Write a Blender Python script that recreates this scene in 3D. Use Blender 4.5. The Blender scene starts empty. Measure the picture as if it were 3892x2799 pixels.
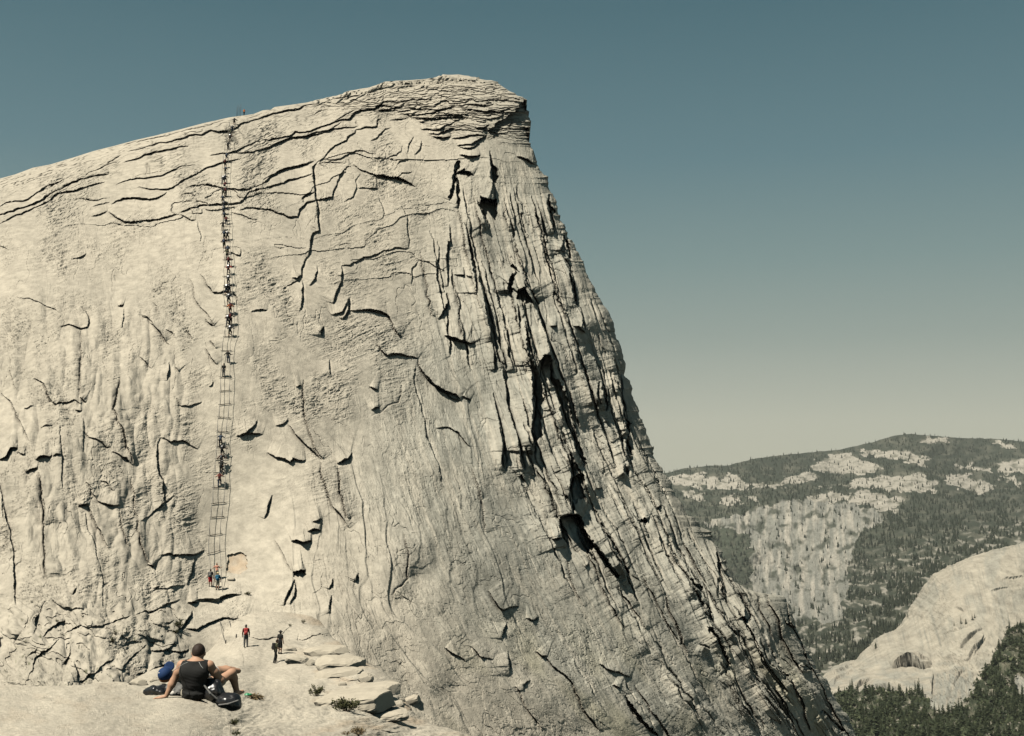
import bpy, math, random
import numpy as np
from mathutils import Vector, Matrix

# ------------------------------------------------------------------ camera, sky, sun, exposure
sc = bpy.context.scene
COL = sc.collection
FPX, CX, CY = 4173.3, 1946.0, 1399.5          # focal length and centre, in photograph pixels (3892 wide)
PITCH = math.atan((1733.0 - CY) / FPX)         # horizon sits at row 1733
cam_d = bpy.data.cameras.new('camera')
cam_d.sensor_fit = 'HORIZONTAL'; cam_d.sensor_width = 36.0
cam_d.lens = 36.0 * FPX / 3892.0
cam_d.clip_start = 0.1; cam_d.clip_end = 60000.0
cam = bpy.data.objects.new('camera', cam_d); COL.objects.link(cam)
cam.location = (0, 0, 0); cam.rotation_euler = (math.pi / 2 + PITCH, 0, 0)
sc.camera = cam

SUN = np.array([-0.42, -0.33, 0.85]); SUN = SUN / np.linalg.norm(SUN)
SUN_EL = math.asin(SUN[2]); SUN_AZ = math.atan2(SUN[0], SUN[1])
w = bpy.data.worlds.new('World'); sc.world = w; w.use_nodes = True
nt = w.node_tree; nt.nodes.clear()
out = nt.nodes.new('ShaderNodeOutputWorld'); bg = nt.nodes.new('ShaderNodeBackground')
sky = nt.nodes.new('ShaderNodeTexSky'); sky.sky_type = 'NISHITA'; sky.sun_disc = False
sky.sun_elevation = SUN_EL; sky.sun_rotation = SUN_AZ; sky.altitude = 2600; sky.air_density = 1.0; sky.dust_density = 0.6; sky.ozone_density = 1.0
# the air of that day: a graded tint by height over the horizon (same for every ray)
tc = nt.nodes.new('ShaderNodeTexCoord'); sp = nt.nodes.new('ShaderNodeSeparateXYZ')
ramp = nt.nodes.new('ShaderNodeValToRGB'); mul = nt.nodes.new('ShaderNodeMix'); mul.data_type = 'RGBA'; mul.blend_type = 'MIX'
mul.inputs[0].default_value = 0.96
SKY_STOPS = [(-1.0, (0.04, 0.04, 0.032)), (-0.12, (0.06, 0.06, 0.048)), (-0.025, (0.50, 0.49, 0.385)), (0.03, (0.485, 0.485, 0.386)), (0.104, (0.30, 0.35, 0.303)), (0.173, (0.202, 0.284, 0.27)),
             (0.262, (0.119, 0.211, 0.233)), (0.383, (0.068, 0.147, 0.174)), (0.6, (0.035, 0.085, 0.11)), (1.0, (0.02, 0.045, 0.065))]
EXPO = 0.4
SKY_K = 1.0 / 0.08 / 2 ** EXPO
cr = ramp.color_ramp
while len(cr.elements) > 1: cr.elements.remove(cr.elements[-1])
for i, (p, c) in enumerate(SKY_STOPS):
    e = cr.elements[0] if i == 0 else cr.elements.new((p + 1.0) / 2.0)
    e.position = (p + 1.0) / 2.0; e.color = (c[0], c[1], c[2], 1)
mr = nt.nodes.new('ShaderNodeMath'); mr.operation = 'MULTIPLY_ADD'; mr.inputs[1].default_value = 0.5; mr.inputs[2].default_value = 0.5
sc2 = nt.nodes.new('ShaderNodeVectorMath'); sc2.operation = 'SCALE'; sc2.inputs['Scale'].default_value = SKY_K
L = nt.links.new
L(tc.outputs['Generated'], sp.inputs[0]); L(sp.outputs['Z'], mr.inputs[0]); L(mr.outputs[0], ramp.inputs[0])
L(ramp.outputs[0], sc2.inputs[0])
L(sky.outputs[0], mul.inputs[6]); L(sc2.outputs[0], mul.inputs[7]); L(mul.outputs[2], bg.inputs[0])
bg.inputs[1].default_value = 0.08; L(bg.outputs[0], out.inputs[0])

sun_d = bpy.data.lights.new('sun', 'SUN'); sun_d.energy = 5.0; sun_d.angle = math.radians(0.5); sun_d.color = (1.0, 0.95, 0.84)
sun = bpy.data.objects.new('sun', sun_d); COL.objects.link(sun)
sun.rotation_euler = Vector(tuple(SUN)).to_track_quat('Z', 'Y').to_euler()
sc.view_settings.view_transform = 'Standard'; sc.view_settings.look = 'None'
sc.view_settings.exposure = EXPO; sc.view_settings.gamma = 1.0; sc.view_settings.use_curve_mapping = False
sc.cycles.max_bounces = 5; sc.cycles.diffuse_bounces = 0; sc.cycles.volume_bounces = 0

# ------------------------------------------------------------------ helpers
rng = np.random.default_rng(7)
random.seed(7)

def tag(o, label=None, cat=None, group=None, kind=None):
    if label: o['label'] = label
    if cat: o['category'] = cat
    if group: o['group'] = group
    if kind: o['kind'] = kind
    return o

def empty(name, loc=(0, 0, 0), rz=0.0):
    o = bpy.data.objects.new(name, None); COL.objects.link(o)
    o.location = loc; o.rotation_euler = (0, 0, rz); o.empty_display_size = 0.2
    return o

def mesh_np(name, V, F, mat=None, parent=None, smooth=False, attrs=None):
    """V (n,3), F (m,k) with k = 3 or 4 -> one mesh object"""
    V = np.ascontiguousarray(V, dtype=np.float32); F = np.ascontiguousarray(F, dtype=np.int32)
    me = bpy.data.meshes.new(name)
    me.vertices.add(len(V)); me.vertices.foreach_set('co', V.ravel())
    n, k = F.shape
    me.loops.add(n * k); me.loops.foreach_set('vertex_index', F.ravel())
    me.polygons.add(n); me.polygons.foreach_set('loop_start', np.arange(0, n * k, k, dtype=np.int32))
    try: me.polygons.foreach_set('loop_total', np.full(n, k, dtype=np.int32))
    except Exception: pass
    me.polygons.foreach_set('use_smooth', np.full(n, bool(smooth)))
    me.update(calc_edges=True); me.validate()
    if attrs:
        for an, arr in attrs.items():
            a = me.color_attributes.new(an, 'FLOAT_COLOR', 'POINT')
            c = np.ones((len(V), 4), dtype=np.float32); c[:, :3] = arr
            a.data.foreach_set('color', c.ravel())
    o = bpy.data.objects.new(name, me); COL.objects.link(o)
    if mat: me.materials.append(mat)
    if parent is not None: o.parent = parent
    return o

def ray(u, v):
    """world direction through photograph pixel (u, v), scaled to y = 1"""
    x = (np.asarray(u, float) - CX) / FPX; z = (CY - np.asarray(v, float)) / FPX
    c, s = math.cos(PITCH), math.sin(PITCH)
    y2 = c - s * z; z2 = s + c * z
    return np.stack([x / y2, np.ones_like(x), z2 / y2], -1)

def at(u, v, Y):
    return ray(u, v) * np.asarray(Y, float)[..., None]

def tps(pts, vals, lam=1e-3):
    P = np.array(pts, float) / 1000.0; n = len(P); y = np.array(vals, float)
    d2 = ((P[:, None] - P[None]) ** 2).sum(-1)
    K = np.where(d2 > 0, 0.5 * d2 * np.log(d2 + 1e-12), 0) + lam * np.eye(n)
    A = np.zeros((n + 3, n + 3)); A[:n, :n] = K; A[:n, n] = 1; A[:n, n + 1:] = P; A[n, :n] = 1; A[n + 1:, :n] = P.T
    c = np.linalg.solve(A, np.concatenate([y, np.zeros(3)]))
    def f(u, v):
        u = np.asarray(u, float) / 1000; v = np.asarray(v, float) / 1000
        r = c[n] + c[n + 1] * u + c[n + 2] * v
        for i in range(n):
            d = (u - P[i, 0]) ** 2 + (v - P[i, 1]) ** 2
            r = r + c[i] * 0.5 * d * np.log(d + 1e-12)
        return r
    return f

_perm = rng.permutation(4096).astype(np.int32)
_ang = rng.uniform(0, 2 * np.pi, 4096); _gx = np.cos(_ang).astype(np.float32); _gy = np.sin(_ang).astype(np.float32)
def perlin(x, y, seed=0):
    x = np.asarray(x, np.float32) + seed * 17.31; y = np.asarray(y, np.float32) + seed * 5.77
    xi = np.floor(x).astype(np.int32); yi = np.floor(y).astype(np.int32)
    xf = x - xi; yf = y - yi
    u = xf * xf * xf * (xf * (xf * 6 - 15) + 10); v = yf * yf * yf * (yf * (yf * 6 - 15) + 10)
    def g(ix, iy, fx, fy):
        h = _perm[(_perm[(ix + seed * 101) & 4095] + iy) & 4095]
        return _gx[h] * fx + _gy[h] * fy
    a = g(xi, yi, xf, yf); b = g(xi + 1, yi, xf - 1, yf); c = g(xi, yi + 1, xf, yf - 1); d = g(xi + 1, yi + 1, xf - 1, yf - 1)
    a = a + u * (b - a); c = c + u * (d - c)
    return (a + v * (c - a)) * 1.5

def fbm(x, y, oct=4, seed=0, gain=0.5):
    r = 0; a = 1.0; f = 1.0
    for i in range(oct):
        r = r + a * perlin(x * f, y * f, seed + i * 3); a *= gain; f *= 2.03
    return r

def sstep(a, b, x):
    t = np.clip((x - a) / (b - a), 0, 1); return t * t * (3 - 2 * t)

def in_poly(u, v, poly):
    P = np.array(poly, float); r = np.zeros(np.shape(u), bool); j = len(P) - 1
    for i in range(len(P)):
        c = ((P[i, 1] > v) != (P[j, 1] > v)) & (u < (P[j, 0] - P[i, 0]) * (v - P[i, 1]) / (P[j, 1] - P[i, 1] + 1e-9) + P[i, 0])
        r ^= c; j = i
    return r

# crops of the photograph I measured in: origin and scale
CROP = dict(A=(0, 0, .58274), B=(500, 2050, 1.7446), M=(540, 2430, 5.0975), C3=(650, 400, 1.8122), C4=(650, 1200, 1.4827), C5=(2300, 1600, 1.3603),
            C6=(1300, 250, 1.5533), D1=(0, 400, 1.7446), D2=(0, 1100, 1.8122), D3=(0, 1900, 1.814), D4=(900, 1100, 1.631), D5=(1600, 900, 1.631),
            D6=(1500, 1900, 1.814), E1=(0, 2000, 3.625), E2=(1000, 250, 2.0618), E3=(1900, 1600, 2.33), E4=(2500, 1900, 1.8138), E5=(3100, 2000, 1.1591), E6=(2450, 1600, .8932))
def px(crop, pts):
    ox, oy, k = CROP[crop]
    if isinstance(pts, str): pts = [tuple(float(t) for t in q.split(',')) for q in pts.split()]
    return [(ox + x / k, oy + y / k) for x, y in pts]
def p1(crop, x, y): return px(crop, [(x, y)])[0]

# ------------------------------------------------------------------ materials
def new_mat(name):
    m = bpy.data.materials.new(name); m.use_nodes = True; n = m.node_tree; n.nodes.clear()
    o = n.nodes.new('ShaderNodeOutputMaterial'); b = n.nodes.new('ShaderNodeBsdfPrincipled')
    n.links.new(b.outputs[0], o.inputs[0]); b.inputs['Roughness'].default_value = 0.9
    b.inputs['Specular IOR Level'].default_value = 0.2
    return m, n, b

def plain(name, col, rough=0.8, spec=0.3, var=0.25, scale=20.0, metal=0.0, bump=0.0):
    """cloth / skin / metal: base colour broken up by object-space noise"""
    m, n, b = new_mat(name)
    no = n.nodes.new('ShaderNodeTexNoise'); no.inputs['Scale'].default_value = scale; no.inputs['Detail'].default_value = 4
    tcn = n.nodes.new('ShaderNodeTexCoord'); n.links.new(tcn.outputs['Object'], no.inputs['Vector'])
    mx = n.nodes.new('ShaderNodeMix'); mx.data_type = 'RGBA'
    lo = [c * (1 - var) for c in col]; hi = [min(1, c * (1 + var)) for c in col]
    mx.inputs[6].default_value = (*lo, 1); mx.inputs[7].default_value = (*hi, 1)
    n.links.new(no.outputs[0], mx.inputs[0]); n.links.new(mx.outputs[2], b.inputs['Base Color'])
    b.inputs['Roughness'].default_value = rough; b.inputs['Specular IOR Level'].default_value = spec; b.inputs['Metallic'].default_value = metal
    if bump:
        bp = n.nodes.new('ShaderNodeBump'); bp.inputs['Strength'].default_value = 0.6; bp.inputs['Distance'].default_value = bump
        n.links.new(no.outputs[0], bp.inputs['Height']); n.links.new(bp.outputs[0], b.inputs['Normal'])
    return m

def rock_mat(name, scale, bump, speck=0.35):
    """granite: base colour from the 'tone' attribute, crystals and grit from noise"""
    m, n, b = new_mat(name)
    at_ = n.nodes.new('ShaderNodeAttribute'); at_.attribute_name = 'tone'
    tcn = n.nodes.new('ShaderNodeTexCoord')
    n1 = n.nodes.new('ShaderNodeTexNoise'); n1.inputs['Scale'].default_value = scale; n1.inputs['Detail'].default_value = 8; n1.inputs['Roughness'].default_value = 0.68
    n.links.new(tcn.outputs['Object'], n1.inputs['Vector'])
    mr1 = n.nodes.new('ShaderNodeMapRange'); mr1.inputs[1].default_value = 0.3; mr1.inputs[2].default_value = 0.7
    mr1.inputs[3].default_value = 1 - speck; mr1.inputs[4].default_value = 1 + speck * 0.7
    n.links.new(n1.outputs[0], mr1.inputs[0])
    vm = n.nodes.new('ShaderNodeVectorMath'); vm.operation = 'SCALE'
    n.links.new(at_.outputs['Color'], vm.inputs[0]); n.links.new(mr1.outputs[0], vm.inputs['Scale'])
    n.links.new(vm.outputs[0], b.inputs['Base Color'])
    bp = n.nodes.new('ShaderNodeBump'); bp.inputs['Strength'].default_value = 0.8; bp.inputs['Distance'].default_value = bump
    n.links.new(n1.outputs[0], bp.inputs['Height']); n.links.new(bp.outputs[0], b.inputs['Normal'])
    b.inputs['Roughness'].default_value = 0.95; b.inputs['Specular IOR Level'].default_value = 0.1
    return m
# ------------------------------------------------------------------ ledges and cracks of the face, measured on the photograph
# crop | height (x 18 photo px) | decay px | points ; rock stands proud on the left-hand side of the direction of travel
TR = '''
D1|1.1|40|0,690 100,640 250,580 350,525 450,480
D1|1.5|40|0,750 60,720 150,690 300,610 470,520 600,480 720,465
D1|1.0|40|0,805 120,740 300,650 420,590 560,560 700,525
D1|.6|30|480,640 560,640 620,650 730,635
D1|.5|30|620,690 730,665
D1|1.2|40|740,675 770,655 860,630 990,632 1060,612 1110,585
D1|.9|40|610,750 660,735 715,718
D1|1.1|45|715,718 760,745 830,785 900,780 1000,765 1100,748 1195,742
D1|1.1|45|1195,742 1245,768 1300,780
D1|1.2|50|1200,728 1260,700 1350,672 1480,650 1590,640 1610,625 1650,565 1700,550 1800,530 1880,510 1960,485 2070,462
D1|1.1|50|1250,552 1330,530 1400,525 1440,540 1480,550 1560,550 1640,545 1700,525 1790,470 1840,430 1900,410 2000,390 2080,380
D1|1.0|45|910,555 1080,565 1140,555 1180,530 1230,485 1300,455 1350,420 1420,390 1500,365 1600,345
D1|.8|40|770,545 830,515 900,495 1010,475 1060,465 1130,435 1290,390
D1|1.1|40|820,393 920,360 1000,325 1100,290 1180,265 1250,255
D1|.8|35|560,470 640,435 720,400 800,388
D1|.8|35|700,405 760,365 800,345
D1|1.0|35|850,312 980,275 1080,245 1200,215 1340,185 1450,165 1540,145 1600,115 1700,90 1830,50 2000,20
D1|.7|30|700,300 900,240 1080,205 1250,160 1400,128
D1|1.1|40|1390,315 1500,305 1580,280 1660,250 1740,235
D1|1.0|40|1540,300 1680,300 1760,280 1870,240 2000,210 2130,185 2268,120
D1|1.0|40|2010,650 2000,620 2040,595 2085,590
D1|1.0|45|1590,690 1680,670 1790,683 1850,715 1910,740 1975,735 1985,690 2030,650 2090,640 2200,628 2220,560 2245,490 2268,460
D1|.6|30|1530,705 1600,720 1660,745 1710,752
D1|1.6|50|2045,1000 2060,930 2075,840 2120,820 2110,760 2105,740 2095,650 2080,560 2075,470 2080,410
D1|1.4|45|1995,1155 2000,1080 2030,1010 2045,990
D1|1.0|30|1940,1135 1975,1140 1995,1120
D1|1.0|40|2050,1195 2090,1150 2110,1090 2105,1060
D1|1.1|40|1985,1370 2000,1300 2010,1200 2005,1160
D1|1.2|40|2210,1310 2230,1240 2268,1160
D1|1.0|30|2130,1530 2130,1490 2150,1460
D1|.7|30|1660,1385 1710,1365 1770,1370
D1|.7|30|1520,980 1560,1000 1590,1005 1598,960
D1|.7|35|1330,1130 1370,1200 1410,1250 1480,1248 1540,1255
D1|.5|30|1530,1250 1570,1290 1590,1350
D1|.5|35|1255,1150 1290,1280 1340,1360 1400,1440 1420,1490
D1|.9|25|1365,1425 1390,1460 1415,1480
D1|.7|25|470,1020 530,1000 575,975
D1|1.0|25|780,1320 820,1322
D1|.6|25|810,1490 820,1420 822,1350
D1|.6|40|400,1480 450,1462 500,1480 580,1470 590,1420 570,1370 520,1330
D1|.5|35|935,1390 980,1410 1030,1480 1100,1568
D1|.4|30|300,1340 400,1390
D1|.6|30|0,940 30,950 60,975
D1|.4|35|120,1300 200,1300 290,1340 330,1360
D1|.5|30|1330,920 1335,880 1310,790
D1|.5|30|1880,1210 1930,1180 1995,1150
D1|.3|30|1810,940 1860,950 1960,942 2040,935
D2|.6|40|0,690 30,740 70,770 100,830 130,900 170,980 210,1080
D2|.8|45|230,620 280,640 330,720 360,780 390,808 440,790 510,775 560,805
D2|.7|25|520,848 565,850
D2|.7|25|550,755 595,785
D2|1.5|45|0,1185 50,1165 80,1120 130,1115
D2|.6|25|130,1140 180,1165
D2|1.6|45|250,1205 300,1185 360,1180
D2|1.0|35|180,1280 210,1260 265,1262
D2|.7|30|365,1190 425,1180
D2|1.5|40|540,1490 580,1485 610,1495
D2|1.0|40|670,1460 720,1480 780,1500 825,1500
D2|.5|30|40,1600 30,1500 10,1370 0,1340
D2|1.0|55|270,1290 290,1450 305,1630
D2|.7|40|580,1000 620,1055 700,1080 760,1105
D2|.8|40|765,1135 820,1150 870,1160 900,1200 920,1210
D2|.9|50|830,620 815,700 785,840 810,930 870,1040 890,1130 920,1200
D2|.6|40|910,1300 930,1450 950,1590
D2|.8|35|1130,1520 1130,1420 1120,1320 1090,1280 1080,1180 1085,1060 1105,1020
D2|.6|40|1105,1015 1180,1045 1260,1035 1320,1065 1370,1090
D2|.5|35|960,1615 1060,1530 1120,1480 1200,1430
D2|.4|30|430,1380 425,1250 415,1100 415,980
D2|.4|30|280,975 370,960
D2|.4|35|565,1150 570,900
D2|.7|50|570,280 560,400 555,600 550,760
D2|.5|40|585,1340 620,1370 660,1440 690,1480
D2|.5|40|690,1320 740,1350 780,1400
D2|.8|30|1150,640 1150,600 1165,560 1160,520
D2|.5|30|1205,545 1230,580
D2|.5|40|1210,755 1240,800 1310,805 1390,775
D2|.6|35|960,470 1010,510 1050,550
D2|.8|25|1450,370 1470,400 1480,430
D2|.8|30|1415,420 1450,490 1490,540
D2|.5|25|1440,680 1470,650
D2|.5|40|65,460 80,600 110,700
D2|.6|40|980,150 975,185 1020,200 1070,270 1130,340 1170,400
D2|.5|35|1050,80 1080,110 1085,170
D2|.5|35|1280,280 1310,310 1330,360
D2|.5|35|1140,280 1190,300 1205,350
D2|.5|25|170,830 235,815
D3|.6|35|125,750 110,640 105,500 100,350 80,250 45,130 30,20
D3|1.2|65|305,0 305,300 320,520 330,560
D3|.9|45|610,50 660,170 710,270 745,345
D3|.3|20|715,740 710,620 705,520 660,400 620,250 590,90
D3|.7|45|830,60 840,200 880,330
D3|.8|50|945,120 940,230 960,320 1000,400 1050,465
D3|1.0|25|1020,445 1060,465
D3|.9|50|1095,400 1180,395 1260,398 1340,390 1405,355
D3|.8|40|1280,600 1300,540 1310,480 1335,400
D3|.8|30|1050,610 1100,600
D3|.5|35|1055,622 1150,622 1270,600
D3|1.2|30|1290,715 1360,712
D3|.7|30|1360,700 1440,690 1490,700 1540,680 1633,665
D3|.7|45|940,785 1010,762 1110,748 1240,700
D3|.7|40|360,700 440,740 500,750 580,750
D3|1.2|40|305,960 350,900 400,850 450,830
D3|.6|35|305,960 390,970 490,965
D3|.7|35|440,920 500,890 560,860
D3|.6|35|565,870 600,880 660,865 700,870 800,820 900,800
D3|1.2|40|1200,930 1250,890 1300,820 1320,775
D3|.8|40|1040,1035 1090,1050 1150,1040 1200,1000
D3|.7|30|1150,1055 1220,1062 1300,1035
D3|.7|40|430,1170 460,1110 490,1020
D3|.9|40|540,1270 535,1200 510,1140
D3|.6|35|190,1180 190,1100 180,1060
D3|.5|30|190,1115 260,1095 270,1060
D3|.6|40|240,960 250,850 290,740
D3|.7|60|330,700 240,830 170,930 110,1030
D3|.6|45|830,1220 850,1150 920,1080 1000,1010
D3|.7|40|940,1200 1020,1190 1100,1150 1200,1130
D3|.4|25|1130,865 1190,850
D3|.7|30|0,1050 10,1000 0,950
D3|.6|25|500,660 530,620
D3|.6|45|200,1270 260,1130 330,1060 420,970
D3|.6|45|540,1270 600,1220 720,1130 800,1090
B|.8|70|355,600 430,608 480,580 560,545 640,530 720,535 760,552
B|.8|60|790,650 850,662 930,650 990,630
B|.5|40|990,630 1040,590 1070,565
B|.7|45|1100,670 1160,665 1200,640 1300,640
B|.4|30|1095,680 1105,620
B|.7|45|1140,730 1210,750 1290,765 1380,750 1430,720
B|.5|35|1040,810 1100,820 1150,825 1170,830
B|.8|50|1200,800 1290,850 1400,865 1480,850 1550,820
B|.7|40|1230,890 1350,905 1450,930 1520,900
B|.9|40|1380,935 1490,940 1570,930
B|.8|40|1450,975 1560,1000 1650,1000 1720,1010 1780,1030
B|.4|40|1250,1040 1320,1060 1400,1100 1450,1110
B|.7|45|1500,1120 1600,1130 1700,1150 1760,1165 1830,1180
B|.4|40|640,915 720,920 790,935 870,940 950,935 1040,938 1110,930 1125,880 1130,850
B|.4|30|740,850 745,800 720,730
B|.4|40|500,780 560,840 610,900 650,920
B|1.8|40|1060,10 1130,15 1195,10
B|1.6|35|1070,215 1140,205 1155,200
B|.9|35|1010,440 1030,370 1060,310 1080,260
B|.8|30|1050,435 1080,370 1085,320 1075,260
B|.7|30|1310,330 1325,300 1335,260
B|.8|30|1320,490 1315,420 1325,370
B|.9|25|1480,290 1490,250 1500,230
B|.4|40|950,0 985,60 1020,130 1060,210
B|.9|40|370,425 410,420 500,400 560,405 620,385 730,380
B|1.2|30|1840,1180 1790,1100 1760,1040
B|.7|45|1530,1220 1600,1260 1700,1280 1850,1300
B|.5|30|640,1190 650,1240 650,1307
B|.5|35|1500,1160 1400,1090 1330,1060
E2|1.5|34|0,575 100,570 210,555 250,515 330,520 370,515 450,485 560,450 680,425 720,370 780,350 860,345 890,320 1000,320
E2|1.1|34|0,655 120,610 200,580 330,555 450,545 540,520 640,500 740,490
E2|1.1|34|720,518 800,490 890,485 895,430 930,425
E2|1.3|40|420,770 480,730 560,650 650,610 660,580 720,540 725,515
E2|1.0|40|0,890 70,840 150,800 280,775 360,760 400,765
E2|.7|30|430,780 530,775 610,785 640,795
E2|1.7|40|400,920 390,850 385,800 420,770
E2|.8|34|470,745 600,755 650,730 720,690 780,680 890,692
E2|.9|34|590,920 610,870 650,820 690,810
E2|1.1|40|700,800 750,830 830,850 950,855 1040,880 1120,900 1170,925
E2|.9|34|1050,885 1090,840 1170,828
E2|.9|30|1045,790 1070,745 1140,730
E2|.8|30|920,745 1000,700 1080,670 1090,625
E2|.8|30|840,600 890,575 930,530 960,500 1000,490
E2|.8|26|1135,690 1140,620 1180,560
E2|1.1|30|1185,695 1230,650 1240,590
E2|.9|30|880,875 1000,870 1060,880
E2|.7|26|885,925 882,875
E2|1.2|26|900,355 960,350 1050,330 1100,315
E2|1.1|26|880,320 950,280 1100,275 1200,265 1330,262
E2|1.1|26|990,430 1060,415 1140,405
E2|1.3|26|1110,365 1150,390 1210,385 1290,375 1350,360 1400,345 1500,315
E2|1.3|26|1190,415 1280,415 1350,420 1420,405 1540,405 1610,405
E2|1.0|20|1230,440 1270,440
E2|1.6|28|1240,497 1320,495 1390,490 1420,470 1510,430
E2|1.8|26|1300,530 1370,530 1470,490 1500,490
E2|1.8|20|1320,555 1470,555
E2|1.3|28|1480,570 1580,560 1670,540 1740,540
E2|1.6|28|1520,630 1600,620 1660,600 1750,545
E2|1.9|26|1540,700 1620,715 1700,710
E2|1.2|26|1540,640 1620,655 1690,620
E2|1.1|26|1120,320 1250,340 1350,345 1430,330
E2|1.2|24|1660,490 1720,490 1770,460
E2|1.2|24|500,275 600,255 700,240 800,232
E2|1.1|24|0,395 100,370 250,345 420,300
E2|.6|24|380,380 430,350 520,340
E2|.9|24|560,450 620,410 680,370 720,345
E2|1.1|24|1990,710 2080,730 2150,770
E2|1.2|24|1500,300 1620,300 1720,310 1810,300
E2|1.1|22|1560,345 1680,350 1780,355 1900,345
E2|1.1|22|1330,395 1450,385 1560,385
C6|.8|34|80,740 150,730 205,725 205,660
C6|1.0|36|200,655 300,655 400,690 435,715
C6|.8|34|10,815 60,790 80,740 75,690 110,650
C6|.7|34|240,905 250,870 215,770
C6|.8|40|395,1080 385,950 365,850 350,820
C6|.8|40|0,1170 100,1140 170,1120 250,1090 320,1075 390,1085
C6|1.0|36|0,1280 5,1200 0,1170
C6|.5|36|410,1290 410,1200 450,1150
C6|.4|36|450,1150 520,1170 610,1220
C6|1.1|40|620,1310 615,1150 625,1040 640,1040 635,950
C6|.9|30|660,1240 720,1240 715,1190
C6|2.0|50|635,790 650,720 670,620 690,570
C6|1.6|30|690,830 680,740 675,650
C6|1.6|40|670,640 720,625 775,650
C6|1.3|45|790,1360 790,1260 770,1130 745,1000 720,920
C6|1.1|40|880,1630 860,1480 830,1330 800,1260
C6|2.6|60|820,760 870,790 905,790
C6|2.2|60|880,945 830,860 800,795
C6|1.8|50|905,790 890,700 880,600 870,510
C6|1.5|40|1260,990 1235,850 1225,750
C6|1.9|40|1350,1150 1330,1060 1330,1000
C6|1.2|30|1295,1090 1310,1040
C6|1.2|40|1380,1420 1350,1280 1300,1120
C6|1.9|40|985,1350 985,1280 1010,1220
C6|1.3|30|1040,1215 1000,1170
C6|.7|34|1080,860 1050,790 1035,700
C6|.6|34|1110,1000 1075,920 1060,860
C6|.9|30|1400,1560 1410,1480 1390,1400
C6|1.0|34|1510,1560 1480,1450 1465,1380
C6|1.3|40|560,1510 590,1460 620,1410 610,1350
C6|1.1|36|600,1600 660,1610 740,1630
C6|.9|36|50,1440 130,1435 200,1450 265,1465
C6|1.2|34|5,1490 40,1440 45,1360
C6|.5|36|350,1600 300,1540 270,1470
D5|3.0|60|590,350 615,325 640,318 690,420
D5|1.4|36|610,600 600,500 590,420
D5|1.9|45|700,840 680,720 650,600 640,530
D5|2.8|60|695,1350 690,1260 700,1080 690,950 690,850
D5|2.2|50|730,860 740,770 760,740 795,745
D5|2.8|60|1010,1410 960,1270 900,1150 870,1080 840,1000 830,960
D5|2.2|50|840,970 800,900 790,800
D5|1.2|40|640,1450 620,1330 590,1200 560,1100 530,950 505,830
D5|1.1|36|530,1450 515,1280 490,1150 465,1030 450,960
D5|1.2|40|450,660 430,590 405,500 385,400 370,310
D5|1.0|34|455,830 455,720 440,650
D5|1.2|36|150,620 220,635 300,660 335,655
D5|1.0|40|0,830 60,880 110,935 180,965 250,1010
D5|.8|26|260,985 310,1008
D5|2.0|50|910,1620 930,1500 920,1340
D5|1.3|34|970,440 950,350 935,230 890,140
D5|1.0|26|1000,610 985,520
D5|1.8|40|1160,1070 1130,980 1120,920
D5|1.2|34|1110,1040 1095,900
D5|1.4|40|1310,1250 1280,1150 1260,1050 1240,930 1210,830
D5|1.2|34|1320,1420 1290,1300 1285,1240
D5|.8|26|1030,930 1010,850 1000,820
D5|.9|26|790,570 830,565
D5|1.1|26|930,565 960,565 1000,610
D5|1.3|30|1300,1480 1270,1440 1280,1400
D5|.5|40|100,1175 180,1175 240,1210 290,1280 315,1300
D5|1.1|34|700,1480 690,1420 640,1300
E3|3.6|70|520,860 600,835 660,835 720,860
E3|2.6|60|740,960 780,1040 830,1110 900,1200 990,1330 1050,1380
E3|2.0|50|580,1140 540,1050 515,950 520,870
E3|2.4|50|640,830 630,700 610,600 640,500 620,400 600,290
E3|1.7|40|860,670 780,530 750,420
E3|1.8|40|1160,1400 1100,1270 1040,1180 980,1080 910,980 870,900 830,800
E3|1.6|30|450,1060 540,1040
E3|1.4|34|1230,880 1290,900
E3|1.2|30|1370,780 1420,760
E3|1.4|34|1160,470 1130,400
E3|1.7|34|1200,300 1150,200 1130,150
E3|1.7|34|1160,100 1130,0
E3|1.0|34|215,440 190,300 160,180
E3|1.0|34|60,430 60,320 30,200 0,50
E3|.9|26|850,600 920,580
E3|1.1|26|170,500 200,470 225,540
E3|.9|34|1320,1480 1250,1420 1170,1370
D6|0.83|48|650,625 700,700 750,760 800,740 850,740
D6|0.68|36|900,820 950,835 990,810
D6|0.75|36|740,960 750,900 770,850
D6|0.68|40|790,1215 785,1130 775,1050
D6|0.68|40|975,1045 1010,1080 1050,1085
D6|0.60|48|1000,1070 1080,1150 1180,1225 1240,1330 1290,1430 1340,1500 1400,1600
D6|0.68|43|1415,1130 1470,1165 1540,1180 1640,1220
D6|0.98|48|1600,1350 1640,1430 1700,1500 1760,1570 1814,1620
D6|0.60|31|1510,1275 1560,1300
D6|0.52|40|360,1010 430,1060 500,1110
D6|0.45|40|530,1000 590,1080 680,1105
D6|0.52|31|885,1320 885,1280 930,1250
D6|0.52|48|600,0 620,120 630,230
D6|0.52|48|60,230 80,330 95,450 100,540 60,590 10,620 0,680
D6|1.05|43|1640,560 1520,400 1440,250
D6|0.45|31|1300,480 1330,440
D6|0.45|48|1180,430 1230,620 1300,750
D6|0.45|48|1540,560 1640,740 1740,900
D6|0.38|48|830,1290 900,1430 1000,1600
E4|1.5|34|300,640 250,590 220,545
E4|1.5|34|370,790 330,720
E4|1.5|36|490,1150 440,1080 400,960 350,880
E4|1.3|34|565,815 640,830
E4|1.3|36|640,830 600,720 570,640 550,580
E4|1.3|40|480,680 450,500 430,400 420,330
E4|1.5|34|890,850 930,860 990,890
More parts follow.
